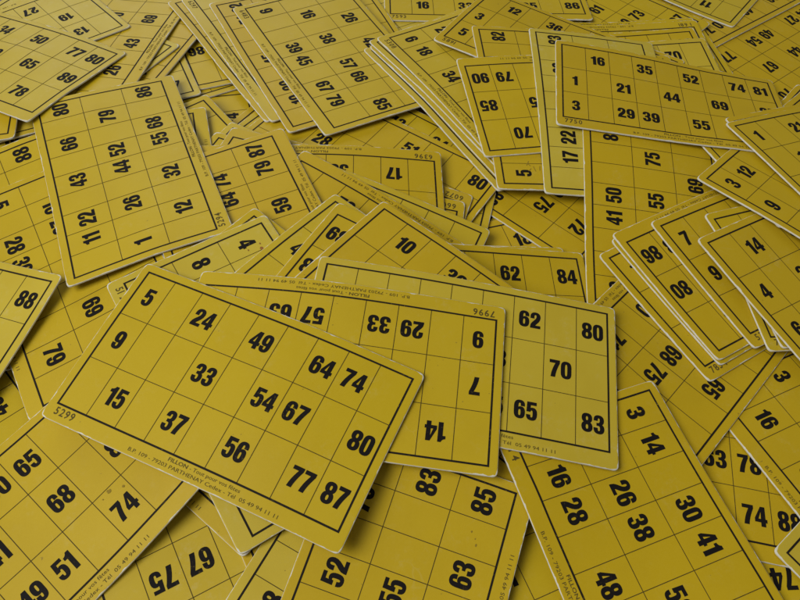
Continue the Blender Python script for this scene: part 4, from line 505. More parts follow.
    ('yellow bingo card showing 83 68 22 17, in the heap', [0.8305,2.7471,1.5984,0.0108,-0.0595,0.0304], '11012113231731263221332242325245615672677368817182729383', '6499', 0.96, -0.5, [-141,-134,-130,-131,-139,-153,-173,-196,-222,-89,-81,-75,-75,-81,-96,-116,-141,-167,-40,-29,-21,-18,-25,-39,-62,-87,-115,3,17,29,33,31,15,-5,-38,-67,37,55,73,83,77,58,31,3,-27,58,79,96,106,103,85,62,33,6,65,87,111,123,117,103,80,56,30,57,82,107,127,120,109,91,68,47,38,65,89,110,111,106,91,79,55,9,37,62,90,92,91,81,70,56,-28,0,27,50,63,66,63,54,43,-71,-42,-15,8,25,33,33,29,21,-117,-89,-63,-36,-20,-12,-8,-16,-22,-169,-141,-118,-96,-81,-73,-71,-73,-78,-228,-203,-178,-157,-142,-134,-131,-132,-136]),
    ('yellow bingo card with a long diagonal frame line, left below the sideways 74', [-0.7873,2.0994,-0.8405,-0.0447,0.039,0.0453], '110722123124322133234137423143336358716072638371918392829387', '5418', 0.09, -0.07, [164,163,182,163,93,49,-2,-44,-82,100,104,99,82,54,16,-21,-57,-90,45,47,47,37,15,-9,-37,-64,-91,-1,3,4,0,-10,-25,-42,-62,-84,-35,-27,-21,-21,-24,-30,-38,-51,-67,-56,-44,-34,-29,-27,-27,-25,-35,-46,-67,-52,-36,-29,-23,-20,-12,-16,-23,-70,-53,-34,-24,-15,-8,-2,7,-3,-67,-48,-25,-9,-5,5,9,24,17,-60,-39,-18,3,9,18,21,34,34,-52,-30,-9,21,22,29,30,36,42,-40,-26,-2,25,35,36,36,35,36,-52,-25,0,25,44,38,37,33,31,-54,-29,-3,20,42,37,34,28,23,-61,-34,-8,15,28,34,29,23,17]),
    ('small pale peak of yellow bingo card nearest the sideways 74', [-0.747,1.911,1.1139,-0.0465,0.0554,0.0511], '110812021305231131213227332941324230524261506251837191869385', '5223', 0.39, 0.16, [-102,-93,-85,-77,-66,-61,-51,-38,-12,-68,-61,-55,-49,-46,-43,-38,-30,-23,-35,-27,-22,-22,-22,-23,-23,-21,-16,-5,5,10,8,7,-3,-6,-8,-8,19,24,28,28,28,18,11,6,5,34,39,42,41,36,29,23,20,19,43,51,55,52,46,37,31,27,28,41,49,53,53,47,39,33,31,30,35,40,44,44,40,35,31,28,32,24,31,37,39,36,30,26,24,25,9,19,26,29,27,22,17,14,15,-11,2,20,23,19,12,6,1,0,-38,-25,-14,-5,-5,-10,-16,-21,-21,-70,-58,-46,-39,-36,-39,-43,-48,-49,-104,-92,-81,-73,-70,-71,-74,-77,-81]),
    ('small peak of yellow bingo card behind the top edge of the 87 79 59 card', [-0.7307,1.8432,1.2243,-0.04,0.0553,0.0545], '130221102213322133294134514952456151635681778278837192859384', '7659', 0.04, -0.13, [-98,-90,-83,-77,-73,-68,-65,-61,-58,-65,-57,-50,-46,-45,-42,-42,-38,-32,-34,-26,-18,-17,-17,-19,-21,-22,-23,-6,3,11,13,8,2,-2,-7,-9,17,27,31,32,29,27,13,7,1,33,41,46,46,44,36,27,18,12,40,50,55,56,49,43,33,26,19,39,48,55,57,56,45,36,28,24,31,39,45,47,44,39,33,27,24,19,28,36,39,38,33,27,22,19,2,13,22,27,27,23,18,14,11,-19,-6,12,16,16,10,5,1,0,-46,-32,-18,-5,-5,-9,-14,-18,-17,-77,-62,-49,-40,-35,-36,-39,-42,-44,-109,-94,-81,-71,-66,-66,-67,-69,-71]),
    ('yellow bingo card squeezed between the serial 5294 card and the 87 79 59 card', [-1.0431,1.9801,1.8778,-0.04,0.0576,0.0553], '110813072311312232283324413451426257635171697266827883769289', '5150', 0.03, -0.58, [28,20,12,1,-11,-23,-34,-45,-58,36,33,22,13,0,-12,-23,-35,-47,43,38,32,24,9,-1,-15,-24,-43,44,43,34,28,17,5,-7,-25,-44,38,38,35,29,20,9,-6,-28,-47,29,30,30,26,20,6,-14,-34,-53,19,21,23,21,17,-1,-20,-39,-57,6,11,14,15,7,-9,-24,-40,-55,-7,0,4,6,-4,-12,-24,-35,-46,-24,-14,-7,-8,-8,-11,-16,-22,-28,-43,-29,-22,-14,-8,-3,0,1,-1,-64,-48,-33,-18,-2,14,23,29,32,-84,-63,-41,-17,8,27,50,68,64,-100,-75,-46,-14,20,73,68,86,92,-113,-83,-50,-12,29,62,90,106,116]),
    ('yellow bingo card corner with worn upside-down serial, directly behind serial 6601', [-0.3229,2.0212,2.8966,-0.0198,-0.0401,0.0492], '130322192316312632273321413742336159635271677260827083739183', '6072', 0.33, 0.79, [-144,-147,-150,-156,-167,-181,-189,-198,-184,-103,-105,-109,-115,-123,-132,-141,-148,-156,-59,-59,-61,-65,-72,-81,-90,-99,-105,-11,-9,-8,-11,-16,-24,-34,-44,-54,39,45,49,48,43,35,25,14,2,84,94,100,103,100,92,82,69,55,116,134,150,148,144,137,125,112,99,123,148,174,170,172,167,163,144,123,104,122,137,149,151,149,142,133,121,60,79,96,107,113,114,110,102,92,3,21,38,52,60,62,61,55,48,-60,-41,-23,-8,2,6,5,2,-3,-124,-103,-83,-67,-57,-53,-51,-57,-65,-186,-163,-142,-125,-113,-110,-114,-120,-126,-245,-222,-196,-173,-170,-170,-174,-181,-189]),
    ('yellow bingo card corner with upside-down serial 6601, beside the card with serial 6396', [-0.316,1.8719,3.0742,-0.0185,-0.0444,0.0619], '110613072215312432213327413042335244534871697363817492809382', '6601', 0.09, 0.39, [-138,-140,-142,-149,-160,-164,-162,-159,-130,-94,-97,-101,-108,-115,-121,-124,-122,-122,-47,-50,-55,-61,-70,-77,-83,-86,-88,2,-1,-5,-11,-19,-28,-37,-45,-53,52,51,47,41,33,23,12,-1,-12,93,95,96,91,84,73,60,44,28,131,135,129,130,123,115,101,82,63,124,135,148,154,155,147,129,108,85,99,113,126,138,146,148,136,113,91,55,73,90,106,117,121,117,97,78,-1,19,39,58,74,82,82,63,46,-63,-41,-19,1,19,29,29,15,1,-126,-104,-82,-60,-43,-27,-31,-42,-55,-190,-167,-144,-123,-106,-95,-97,-105,-116,-252,-226,-206,-187,-171,-160,-162,-169,-180]),
    ('yellow bingo card with upside-down serial 6396 and an upside-down 17', [-0.3772,2.0407,-3.0588,0.003,-0.0218,0.0376], '130621173221332241384233514153456256716172687365837191819280', '6396', 0, 0.5, [-161,-156,-155,-158,-168,-183,-203,-224,-247,-99,-93,-90,-92,-102,-118,-138,-160,-183,-40,-31,-25,-26,-36,-53,-74,-97,-121,12,25,34,37,26,8,-14,-38,-61,52,70,84,95,79,62,39,16,-8,78,98,119,139,119,102,80,59,37,85,107,129,139,136,127,110,90,68,74,97,118,131,132,126,118,106,84,49,72,94,106,112,112,106,96,85,13,37,59,72,81,85,86,80,69,-28,-3,18,33,43,50,54,50,43,-72,-47,-25,-9,2,10,14,13,7,-120,-92,-67,-54,-42,-34,-30,-29,-37,-171,-142,-118,-99,-89,-81,-77,-80,-84,-224,-198,-174,-154,-140,-132,-128,-130,-134]),
    ('yellow bingo card strip without numbers, ending in a rounded corner below serial 6601', [-0.2614,1.908,-0.3361,0.0011,-0.0448,0.0618], '130421192211322933254137423343355142534361546255635171687263', '7479', 0.29, -0.01, [-187,-182,-177,-177,-179,-185,-194,-205,-217,-123,-115,-112,-111,-113,-118,-127,-138,-150,-61,-53,-49,-48,-49,-53,-61,-73,-85,-5,4,11,12,10,7,1,-12,-25,42,52,60,62,62,59,52,41,28,74,89,98,103,102,99,93,82,67,91,110,126,130,129,126,119,109,90,91,112,135,141,139,133,123,117,93,73,95,124,130,130,122,110,94,79,39,65,88,109,104,98,83,68,50,-5,21,44,65,68,61,47,30,11,-57,-32,-7,12,22,17,3,-15,-34,-112,-88,-64,-44,-28,-33,-46,-64,-84,-167,-145,-122,-103,-85,-84,-101,-118,-137,-222,-201,-181,-162,-150,-149,-157,-174,-192]),
    ('yellow bingo card with diagonal address print, lying across the serial 6396 card', [-0.1387,1.7621,2.6092,-0.004,-0.0675,0.07], '110513022215231731243322514352446357716272617368827991849289', '7316', 0, 0.6, [-176,-159,-142,-126,-108,-90,-70,-52,-26,-135,-119,-104,-90,-76,-63,-49,-35,-22,-94,-78,-63,-54,-44,-35,-26,-18,-9,-54,-36,-22,-17,-10,-6,-2,1,4,-17,-2,15,21,24,24,23,21,19,15,31,46,55,55,54,48,41,34,41,57,73,82,86,79,70,58,46,61,76,91,101,107,99,85,70,53,73,87,99,110,111,110,90,71,52,75,86,96,102,102,96,81,58,38,61,75,75,78,74,66,52,31,9,30,37,39,37,31,20,5,-13,-34,-18,-14,-14,-18,-26,-37,-50,-68,-89,-78,-76,-77,-81,-90,-102,-116,-134,-153,-143,-143,-145,-150,-159,-171,-186,-202,-221]),
    ('yellow bingo card with cut-off upside-down serial, just behind the 62 84 card', [0.1458,1.5686,-2.9792,-0.0307,-0.0928,0.0743], '120613042114413542365144524662516357716972647365837491829387', '5199', 0, 0.2, [-154,-134,-110,-78,-41,15,65,120,195,-123,-108,-90,-68,-39,-5,38,85,134,-89,-78,-67,-54,-37,-13,17,52,91,-51,-45,-36,-37,-29,-17,3,27,55,-14,-8,-13,-16,-19,-14,-4,12,32,20,19,13,3,-5,-7,-3,7,19,44,39,33,20,10,3,3,8,17,60,55,46,34,22,14,11,12,20,71,65,55,44,32,21,17,13,17,74,69,61,49,36,25,16,11,-1,69,67,59,47,34,20,10,-6,-22,55,53,48,36,22,11,-12,-32,-51,32,29,25,15,6,-15,-39,-62,-85,4,0,-5,-13,-25,-47,-71,-96,-121,-26,-30,-36,-45,-60,-81,-106,-131,-157]),
    ('yellow bingo card showing 62 84, in the heap', [0.1983,1.6008,0.1055,-0.0223,-0.0945,0.0685], '110312041306211823133121413242364330524062587266736291899384', '7069', 0, 0.4, [-138,-116,-92,-70,-50,-33,-21,-12,-6,-109,-87,-65,-40,-20,-5,8,16,22,-80,-59,-37,-14,4,21,35,43,48,-55,-37,-16,2,22,38,55,62,67,-35,-16,-5,13,28,45,59,69,77,-21,-11,0,13,28,44,58,70,77,-12,-7,0,9,22,36,52,62,71,-5,-5,-3,3,12,27,39,52,57,5,0,-4,-3,1,10,23,30,36,20,8,-1,-8,-9,-6,-1,8,5,42,23,6,-8,-18,-24,-21,-25,-28,70,44,18,-5,-24,-38,-48,-56,-64,102,69,36,3,-26,-51,-69,-84,-98,140,101,55,15,-26,-59,-87,-108,-126,171,128,75,27,-24,-66,-102,-130,-153]),
    ('upright-turned yellow bingo card with 88 50 41 along its left edge, under serial 7750', [1.0006,2.106,1.5305,-0.0344,-0.0583,0.099], '120413052110221823123121322541395146534162556350716982759388', '5562', 0, 0.5, [195,157,118,88,64,52,49,59,74,125,96,68,42,23,11,7,8,14,68,45,23,2,-14,-25,-31,-32,-30,20,4,-13,-28,-41,-51,-57,-61,-63,-15,-25,-35,-45,-54,-62,-69,-74,-79,-37,-40,-43,-47,-52,-58,-64,-71,-77,-46,-41,-37,-35,-35,-38,-44,-51,-59,-45,-33,-21,-13,-9,-10,-15,-23,-32,-40,-20,0,14,26,30,22,14,2,-35,-10,24,38,50,51,45,36,22,-37,-6,24,46,57,60,55,44,31,-47,-14,19,42,55,58,55,44,30,-65,-31,5,27,46,55,51,38,21,-88,-54,-20,6,24,33,31,19,5,-113,-78,-47,-19,-1,8,7,-2,-14]),
    ('yellow bingo card in the wedge between the 63 85 card and the 16 28 card', [0.4642,0.7399,0.4518,-0.0845,0.0177,0.0328], '110912012119221723153129322741334231433851495347827583799381', '7091', 0, -0.68, [-1,-7,-10,-7,3,26,49,68,96,-1,-9,-16,-14,-4,11,32,50,82,-11,-19,-21,-19,-10,4,20,36,51,-22,-25,-27,-22,-14,-1,13,25,37,-28,-31,-29,-24,-8,5,11,18,24,-32,-34,-30,-23,-5,3,8,14,16,-33,-34,-29,-19,-9,2,8,14,7,-36,-32,-24,-14,-3,4,10,3,-4,-35,-26,-16,-5,3,13,7,-5,-19,-26,-15,-4,7,14,18,2,-16,-36,-12,0,12,20,27,15,-5,-29,-55,6,18,29,36,35,12,-13,-44,-74,24,37,44,58,34,10,-23,-57,-90,42,51,66,58,36,5,-32,-70,-108,57,67,70,61,36,0,-40,-81,-121]),
    ('yellow bingo card with upside-down 67 and 75, under the 68 74 51 card', [-0.3397,0.7983,-2.5771,-0.072,0.0097,0.091], '110813062114221323103127413742354331514452465340726782759388', '6333', 0.51, 0.22, [269,191,114,44,-16,-62,-95,-116,-129,260,180,106,39,-16,-57,-84,-101,-108,242,167,93,31,-18,-52,-72,-83,-88,232,140,74,18,-22,-48,-60,-62,-61,163,100,45,1,-29,-45,-48,-44,-36,102,53,12,-20,-39,-46,-37,-22,-5,33,4,-23,-41,-50,-48,-37,-21,-4,-24,-40,-52,-58,-57,-48,-32,-14,6,-72,-73,-72,-66,-55,-39,-20,1,23,-106,-95,-81,-64,-44,-22,2,25,53,-127,-105,-80,-52,-24,6,32,55,83,-137,-105,-71,-34,3,34,61,87,112,-138,-99,-58,-10,30,61,91,116,143,-131,-88,-42,6,56,89,119,146,174,-121,-75,-27,24,74,117,147,177,208]),
    ('yellow bingo card sliver between the upside-down 67 75 card and the 52 83 85 card', [-0.1616,0.8538,2.1237,-0.0542,0.008,0.1153], '110713092115221823103225332742315144625381778274837091909389', '7223', 0, 0.66, [-34,-8,20,50,78,108,127,151,175,-69,-38,-8,23,53,79,105,129,155,-95,-64,-32,0,30,58,83,107,130,-114,-83,-51,-18,15,40,62,85,109,-126,-97,-67,-34,-2,28,37,58,82,-129,-104,-79,-52,-29,-7,9,25,41,-121,-101,-82,-63,-45,-32,-20,-10,4,-99,-86,-73,-62,-54,-48,-43,-40,-32,-62,-55,-50,-47,-48,-53,-58,-64,-64,-12,-11,-12,-19,-31,-46,-63,-79,-91,45,42,33,19,-3,-31,-60,-87,-112,101,92,90,64,29,-12,-52,-90,-125,146,137,125,107,57,6,-44,-89,-132,179,162,139,105,65,15,-37,-87,-134,205,185,159,124,77,24,-31,-84,-134]),
    ('yellow bingo card with white left edge, directly under the 52 83 85 card', [-0.242,0.2859,1.1318,-0.0926,-0.0017,0.0618], '110612081309231532244131423743336151625863557162726373688179', '7803', 0.7, 0.05, [114,112,111,112,99,79,56,35,18,72,71,71,82,63,45,25,6,-12,31,30,32,38,25,12,-5,-20,-34,-9,-6,-3,0,-7,-16,-27,-38,-46,-39,-34,-30,-28,-30,-35,-41,-46,-52,-56,-50,-44,-40,-40,-43,-44,-46,-35,-61,-53,-45,-41,-38,-39,-40,-38,-30,-56,-45,-37,-25,-28,-29,-30,-31,-32,-42,-33,-19,-13,-10,-12,-18,-21,-24,-31,-17,-9,-3,0,5,-2,-11,-15,-18,-7,-2,6,10,10,7,2,-3,-12,-5,5,12,19,20,18,14,12,-12,-2,7,22,33,31,30,30,30,-11,-1,11,23,32,39,44,48,51,-12,1,14,28,41,52,61,72,79]),
    ('thin yellow bingo card edge directly beneath the pale corner below serial 5299', [-0.6433,1.2557,-0.6316,-0.0254,0.1118,0.1086], '110812062110221432204131433052415340635371617369817783759282', '6089', 0.26, 0.3, [-66,-70,-72,-78,-71,-55,-30,1,36,-76,-74,-75,-73,-66,-50,-26,9,31,-76,-74,-70,-65,-56,-42,-24,-3,23,-69,-62,-55,-48,-39,-28,-14,2,18,-50,-40,-30,-21,-13,-5,3,12,22,-23,-9,5,16,22,25,28,30,33,9,26,43,53,61,60,56,52,49,37,57,80,104,94,90,81,72,63,55,73,100,130,115,108,93,80,68,58,73,88,95,100,95,88,75,58,50,56,63,68,65,58,48,38,28,35,32,29,24,17,8,-4,-17,-33,19,6,-7,-20,-35,-49,-64,-80,-95,2,-19,-41,-64,-86,-107,-126,-145,-162,-2,-36,-74,-106,-137,-164,-188,-209,-228]),
    ('yellow bingo card corner at left edge, under the 34 50 77 80 card', [-2.2272,2.4984,3.3656,-0.077,0.0847,0.009], '110412092115231732224137433062576354716672648277837191909381', '5913', 0.03, 0.51, [-38,-10,14,31,36,31,10,-21,-51,-36,-6,23,37,42,36,13,-15,-46,-36,-6,29,45,47,40,18,-10,-41,-40,-7,22,48,52,43,22,-5,-36,-47,-14,18,43,54,49,26,-3,-33,-56,-23,9,36,54,47,26,-4,-36,-66,-34,-3,26,42,66,18,-11,-45,-74,-46,-18,6,28,32,-1,-27,-57,-80,-55,-31,-12,-3,-7,-21,-45,-70,-76,-57,-40,-27,-21,-24,-38,-57,-79,-68,-53,-38,-29,-27,-32,-43,-59,-76,-48,-33,-22,-16,-16,-22,-32,-45,-60,-15,-1,9,13,11,4,-5,-17,-29,27,42,54,55,51,43,33,23,12,75,91,115,104,99,90,83,75,67]),
    ('yellow bingo card with a sideways 88 next to the serial 5294 card', [-1.3406,1.8666,2.1463,-0.0488,0.1091,0.0683], '130821162215312133264234433851476259726381778371918592889390', '5920', 0.09, -0.12, [303,236,169,107,55,17,-9,-23,-31,283,213,145,84,35,-1,-23,-33,-37,248,187,121,59,11,-20,-37,-42,-41,225,155,75,24,-17,-41,-51,-50,-39,114,65,21,-20,-48,-62,-64,-56,-37,29,-4,-37,-61,-76,-81,-74,-60,-39,-52,-69,-84,-94,-97,-91,-78,-59,-36,-109,-113,-114,-111,-104,-91,-73,-49,-23,-144,-134,-124,-111,-96,-79,-57,-30,-1,-153,-133,-113,-92,-74,-55,-30,-3,37,-143,-114,-86,-59,-41,-21,3,30,64,-117,-81,-42,-17,0,20,42,68,95,-83,-40,3,25,50,67,87,109,133,-45,-1,39,75,94,118,135,154,175,-4,40,88,115,181,172,186,202,221]),
    ('yellow bingo card showing 10 25 69 5 28, in the heap', [-1.1945,1.6951,-0.994,-0.0335,0.1348,0.0659], '11051306221023143128322541304339514053447269817983739284', '7488', 0.1, 0.1, [227,187,149,111,76,44,-4,-55,-100,181,139,100,64,27,-10,-50,-90,-129,135,95,57,20,-14,-48,-82,-115,-147,95,56,21,-13,-45,-73,-100,-125,-148,59,26,-6,-35,-60,-81,-99,-113,-126,35,5,-21,-43,-60,-72,-78,-81,-82,18,-6,-26,-40,-48,-47,-41,-29,-17,7,-11,-23,-29,-26,-14,7,30,56,-1,-11,-17,-16,-4,21,52,106,137,-6,-12,-12,-5,15,47,89,136,174,-15,-17,-14,-2,22,59,103,151,195,-26,-30,-25,-11,16,53,100,152,186,-63,-58,-51,-36,-12,22,61,102,146,-96,-91,-83,-69,-46,-16,20,59,99,-134,-127,-119,-106,-86,-59,-26,10,49]),
    ('yellow bingo card showing 74 64 87 79 59, in the heap', [-0.5801,1.8066,2.0427,0.0354,0.0425,0.0068], '120613092118312532293328423343386159726481798274837691879388', '5651', 0, 0.56, [-81,-78,-77,-81,-85,-99,-109,-114,-113,-60,-59,-58,-62,-56,-68,-72,-70,-63,-38,-39,-40,-40,-40,-38,-35,-23,-8,-13,-15,-18,-20,-18,-12,2,24,50,13,10,5,2,3,14,36,68,104,37,34,30,20,22,35,63,104,150,48,61,47,30,33,47,78,122,174,58,47,39,34,34,48,77,122,175,55,47,36,28,28,38,63,98,151,51,40,28,19,15,19,35,62,98,46,33,21,10,-3,-5,1,17,38,40,26,10,-7,-22,-32,-35,-31,-22,32,15,-2,-22,-40,-60,-70,-76,-77,23,5,-15,-32,-63,-86,-105,-117,-124,13,-7,-23,-54,-84,-113,-135,-155,-167]),
    ('wholly visible yellow bingo card turned sideways, serial 5294, 80 79 86 at its far end', [-1.1439,2.167,2.0274,0.0063,0.0708,-0.0147], '120121122311322633224132524453436155625271687366827991869380', '5294', 0.08, -0.2, [123,137,150,151,135,74,12,-56,-122,97,111,121,126,101,50,-11,-75,-139,73,85,94,97,82,22,-32,-93,-153,51,60,66,66,47,-1,-52,-107,-161,33,37,40,35,17,-22,-67,-115,-162,11,15,15,10,-5,-39,-75,-115,-155,7,-4,-6,-11,-24,-46,-74,-105,-137,-30,-29,-28,-27,-32,-44,-63,-84,-107,-76,-61,-47,-37,-31,-32,-40,-53,-68,-107,-83,-59,-37,-18,-5,-8,-12,-20,-132,-98,-64,-30,1,24,33,36,34,-147,-104,-61,-16,26,57,78,84,88,-154,-105,-53,1,51,117,116,131,137,-155,-100,-43,15,72,117,149,167,181,-152,-94,-33,29,89,141,176,201,218]),
    ('yellow bingo card peeking out behind the red-stained card with 4 and 8', [-0.3274,1.3865,-0.6559,0.0361,-0.0026,0.0932], '120113093123322533264136423543395141524062557169736881759386', '6233', 0.08, -0.53, [-54,-59,-67,-75,-86,-92,-101,-126,-147,-25,-32,-35,-51,-64,-79,-92,-111,-133,2,-2,-6,-28,-42,-59,-76,-94,-114,27,24,13,-1,-18,-35,-52,-70,-88,50,45,37,25,11,-4,-21,-38,-55,69,64,61,53,43,30,15,0,-16,78,82,79,77,73,66,54,40,26,65,77,92,99,100,94,87,77,64,45,62,78,95,112,116,111,100,91,13,36,59,80,95,106,115,115,95,-26,1,28,53,73,83,85,84,78,-71,-41,-10,17,38,45,47,44,39,-123,-91,-59,-29,2,-6,-4,-8,-12,-180,-148,-116,-90,-74,-63,-62,-65,-69,-239,-207,-177,-151,-132,-125,-123,-125,-128]),
    ('pale yellow bingo card with 4, 8 and reddish stains, running under the serial 5299 card', [-0.455,1.3023,-0.9546,0.0367,0.0065,0.1022], '110512081304312732243326423751415249615063587264736891829389', '5127', 0.79, -0.4, [-74,-80,-86,-94,-104,-110,-128,-147,-165,-39,-44,-52,-61,-73,-87,-102,-118,-135,-5,-11,-16,-30,-43,-57,-73,-88,-104,26,20,17,1,-12,-27,-41,-55,-70,50,49,43,33,20,7,-7,-20,-32,69,72,70,62,51,40,28,17,6,77,90,91,87,79,70,61,52,43,75,91,109,102,99,93,86,79,71,58,78,100,105,105,104,105,97,90,26,50,81,89,94,93,90,89,85,-19,10,39,61,66,70,70,68,65,-72,-41,-10,17,28,34,36,35,33,-130,-97,-66,-36,-20,-12,-9,-5,-9,-189,-156,-125,-94,-73,-66,-61,-60,-60,-247,-216,-184,-155,-131,-122,-116,-113,-113]),
    ('pale yellow bingo card at left edge with upright 88 by its corner', [-1.7861,1.4773,-0.2883,-0.0829,0.0688,0.0346], '110312071301211622113125332941374238615963537260736482719388', '6795', 0.77, -0.3, [217,185,152,122,83,33,-9,-48,-77,195,161,127,90,50,9,-33,-70,-104,168,132,96,60,23,-16,-53,-88,-121,141,106,70,34,-1,-35,-68,-100,-130,116,82,48,13,-19,-48,-76,-106,-132,91,65,28,-5,-34,-58,-85,-103,-125,58,42,9,-20,-47,-69,-87,-101,-113,18,11,-10,-35,-56,-71,-82,-87,-89,-24,-26,-29,-50,-60,-67,-66,-61,-52,-67,-64,-56,-61,-59,-52,-39,-20,1,-107,-93,-80,-67,-50,-28,0,34,71,-138,-115,-90,-64,-32,6,52,102,156,-157,-125,-90,-51,-4,51,114,183,255,-164,-125,-81,-29,32,103,184,271,362,-164,-119,-66,-3,72,160,257,371,483]),
    ('yellow bingo card showing 34 50 77 80 40, in the heap', [-1.9472,2.8898,-0.4194,-0.0534,0.0737,-0.0808], '110821152310322141334238433452406159635072658178837792899380', '7853', 0.46, -0.5, [-115,-96,-78,-58,-41,-33,-24,-19,-5,-99,-81,-64,-46,-30,-18,-17,-14,-14,-82,-65,-49,-34,-23,-16,-12,-9,-7,-63,-46,-31,-18,-9,-4,-5,-8,-10,-43,-25,-9,4,11,12,8,0,-10,-21,-3,15,30,37,36,27,13,-2,-2,18,38,57,70,64,51,31,10,13,34,57,76,95,89,71,47,21,21,43,64,88,100,123,88,55,25,22,41,61,82,93,119,83,46,18,15,31,46,60,69,62,45,20,-7,3,14,25,31,30,21,2,-23,-36,-13,-5,-1,-1,-11,-28,-50,-74,-99,-31,-27,-20,-33,-50,-75,-102,-129,-154,-52,-47,-48,-46,-91,-118,-152,-182,-208]),
    ('yellow bingo card corner with 5 and 4, partly under the upside-down 89 card', [-0.0274,1.4864,-0.6413,0.0496,-0.0629,0.0541], '120413052117221433204334514052466255635271647268817091869383', '7659', 0.19, -0.59, [-207,-173,-140,-116,-95,-109,-127,-152,-178,-160,-126,-95,-70,-59,-69,-88,-112,-138,-112,-79,-49,-26,-19,-29,-48,-72,-99,-64,-32,-3,18,22,12,-8,-33,-60,-19,13,42,63,62,52,30,4,-24,19,50,82,99,98,87,65,37,7,47,77,112,123,129,119,91,63,31,60,91,124,136,145,137,106,77,45,58,89,117,133,144,137,107,78,45,42,71,95,115,125,117,93,63,32,11,38,61,81,92,86,63,35,5,-35,-9,13,33,47,41,19,-7,-36,-89,-67,-46,-28,-9,-14,-38,-60,-87,-160,-136,-114,-95,-86,-88,-101,-122,-145,-228,-205,-184,-166,-156,-156,-168,-186,-207]),
    ('yellow bingo card with upside-down 89 above 88, left of the card with 10', [0.0805,1.4703,2.6907,0.0506,-0.0809,0.0499], '221023133328413442365148615162586357716273618277837591899288', '5228', 0, 0.21, [-176,-160,-148,-143,-146,-158,-177,-201,-227,-121,-105,-88,-82,-85,-95,-115,-139,-166,-71,-52,-35,-26,-25,-35,-54,-79,-107,-25,-4,17,26,28,27,4,-24,-52,11,35,57,69,75,73,52,24,-5,37,64,87,102,111,107,87,61,32,51,78,103,121,133,131,111,85,57,51,80,105,126,142,140,121,96,67,38,67,94,115,136,131,115,91,63,14,42,68,91,109,107,95,73,42,-17,8,34,56,70,70,62,35,9,-57,-31,-7,13,25,26,14,-12,-37,-99,-75,-52,-34,-25,-27,-42,-65,-91,-143,-119,-98,-82,-75,-82,-100,-123,-148,-189,-165,-145,-130,-127,-139,-157,-181,-206]),
    ('yellow bingo card showing 10 39 14, in the heap', [0.1753,1.468,-0.6097,0.0522,-0.0938,0.0502], '221423103123322241314339524761596254635581728274837791839389', '7878', 0.05, 0.6, [-186,-172,-160,-151,-148,-152,-161,-173,-191,-129,-115,-102,-93,-90,-95,-105,-119,-138,-74,-58,-45,-35,-34,-40,-51,-66,-86,-23,-6,10,21,20,12,-1,-17,-38,20,39,56,69,68,58,42,25,3,53,73,91,108,105,94,77,56,34,71,93,112,130,127,116,99,78,54,75,97,117,132,134,123,106,86,61,64,86,105,121,124,116,101,80,56,39,60,81,97,100,95,82,61,39,3,24,44,62,64,61,49,33,12,-42,-22,-3,12,20,19,9,-6,-24,-94,-74,-56,-41,-31,-29,-36,-50,-66,-149,-130,-112,-97,-87,-84,-90,-102,-114,-205,-186,-169,-155,-145,-143,-148,-157,-171]),
    ('yellow bingo card showing 3 16 36, in the heap', [1.5768,1.0721,-1.0701,-0.0828,-0.0352,-0.0066], '120321163321413642324333514052426155635472657360817883779282', '6365', 0.04, 0.5, [-41,-36,-32,-32,-35,-45,-55,-66,-77,-22,-19,-14,-11,-23,-30,-42,-53,-64,-3,-2,0,0,2,-18,-29,-41,-51,18,16,14,10,7,-7,-18,-29,-37,40,34,28,20,10,1,-9,-17,-24,64,52,41,29,18,7,0,-5,-8,82,69,53,37,22,12,7,4,3,90,80,55,34,21,14,12,14,16,71,54,38,24,15,13,15,22,29,39,27,17,9,7,10,18,29,39,-2,-5,-8,-6,-1,8,20,33,48,-39,-36,-30,-21,-9,5,19,38,52,-74,-63,-49,-32,-16,1,18,35,46,-105,-87,-68,-43,-26,-7,9,24,39,-131,-110,-86,-63,-39,-19,0,15,29]),
    ('yellow bingo card showing 65 68 75 50 71, in the heap', [1.1081,1.6635,-2.2663,-0.0494,-0.1044,0.0304], '110512041309211323183321413743385249615062597268736581718275', '7725', 0, 0.55, [238,201,166,134,109,94,90,96,109,177,137,107,82,61,53,56,68,86,101,69,44,26,15,14,25,44,69,22,1,-17,-29,-31,-21,-2,27,59,-45,-61,-72,-76,-69,-51,-22,16,63,-98,-108,-114,-112,-99,-74,-35,11,73,-128,-136,-140,-135,-118,-88,-44,11,74,-134,-143,-146,-141,-124,-93,-47,10,76,-114,-125,-132,-131,-118,-90,-47,8,75,-67,-84,-98,-104,-99,-79,-43,6,64,2,-21,-44,-61,-69,-62,-37,1,56,88,54,21,-10,-31,-39,-28,-5,46,178,148,105,56,10,-13,-19,-7,13,262,218,163,103,50,12,-7,-9,0,325,272,213,149,86,37,7,-6,-6]),
    ('yellow bingo card showing 52 76 55 83 63, in the heap', [0.0105,0.5098,1.308,-0.0588,-0.0096,0.1227], '110412051301211323143226423343345147625563527163837691859283', '5201', 0.06, 0.3, [152,150,147,147,139,128,114,97,79,116,114,111,105,96,83,67,49,30,81,79,75,69,59,44,27,8,-12,46,45,42,36,24,12,-7,-29,-48,12,12,11,5,-6,-20,-36,-57,-78,-22,-21,-16,-24,-38,-51,-68,-85,-102,-56,-54,-47,-60,-69,-82,-95,-107,-118,-87,-85,-85,-88,-95,-103,-110,-115,-119,-108,-106,-105,-106,-108,-110,-109,-106,-100,-115,-111,-109,-106,-104,-98,-89,-76,-64,-101,-96,-91,-86,-78,-67,-49,-29,8,-67,-60,-53,-45,-34,-17,3,38,63,-13,-4,8,16,28,46,70,95,121,56,70,77,90,103,121,142,166,190,136,146,188,180,183,201,233,251,261]),
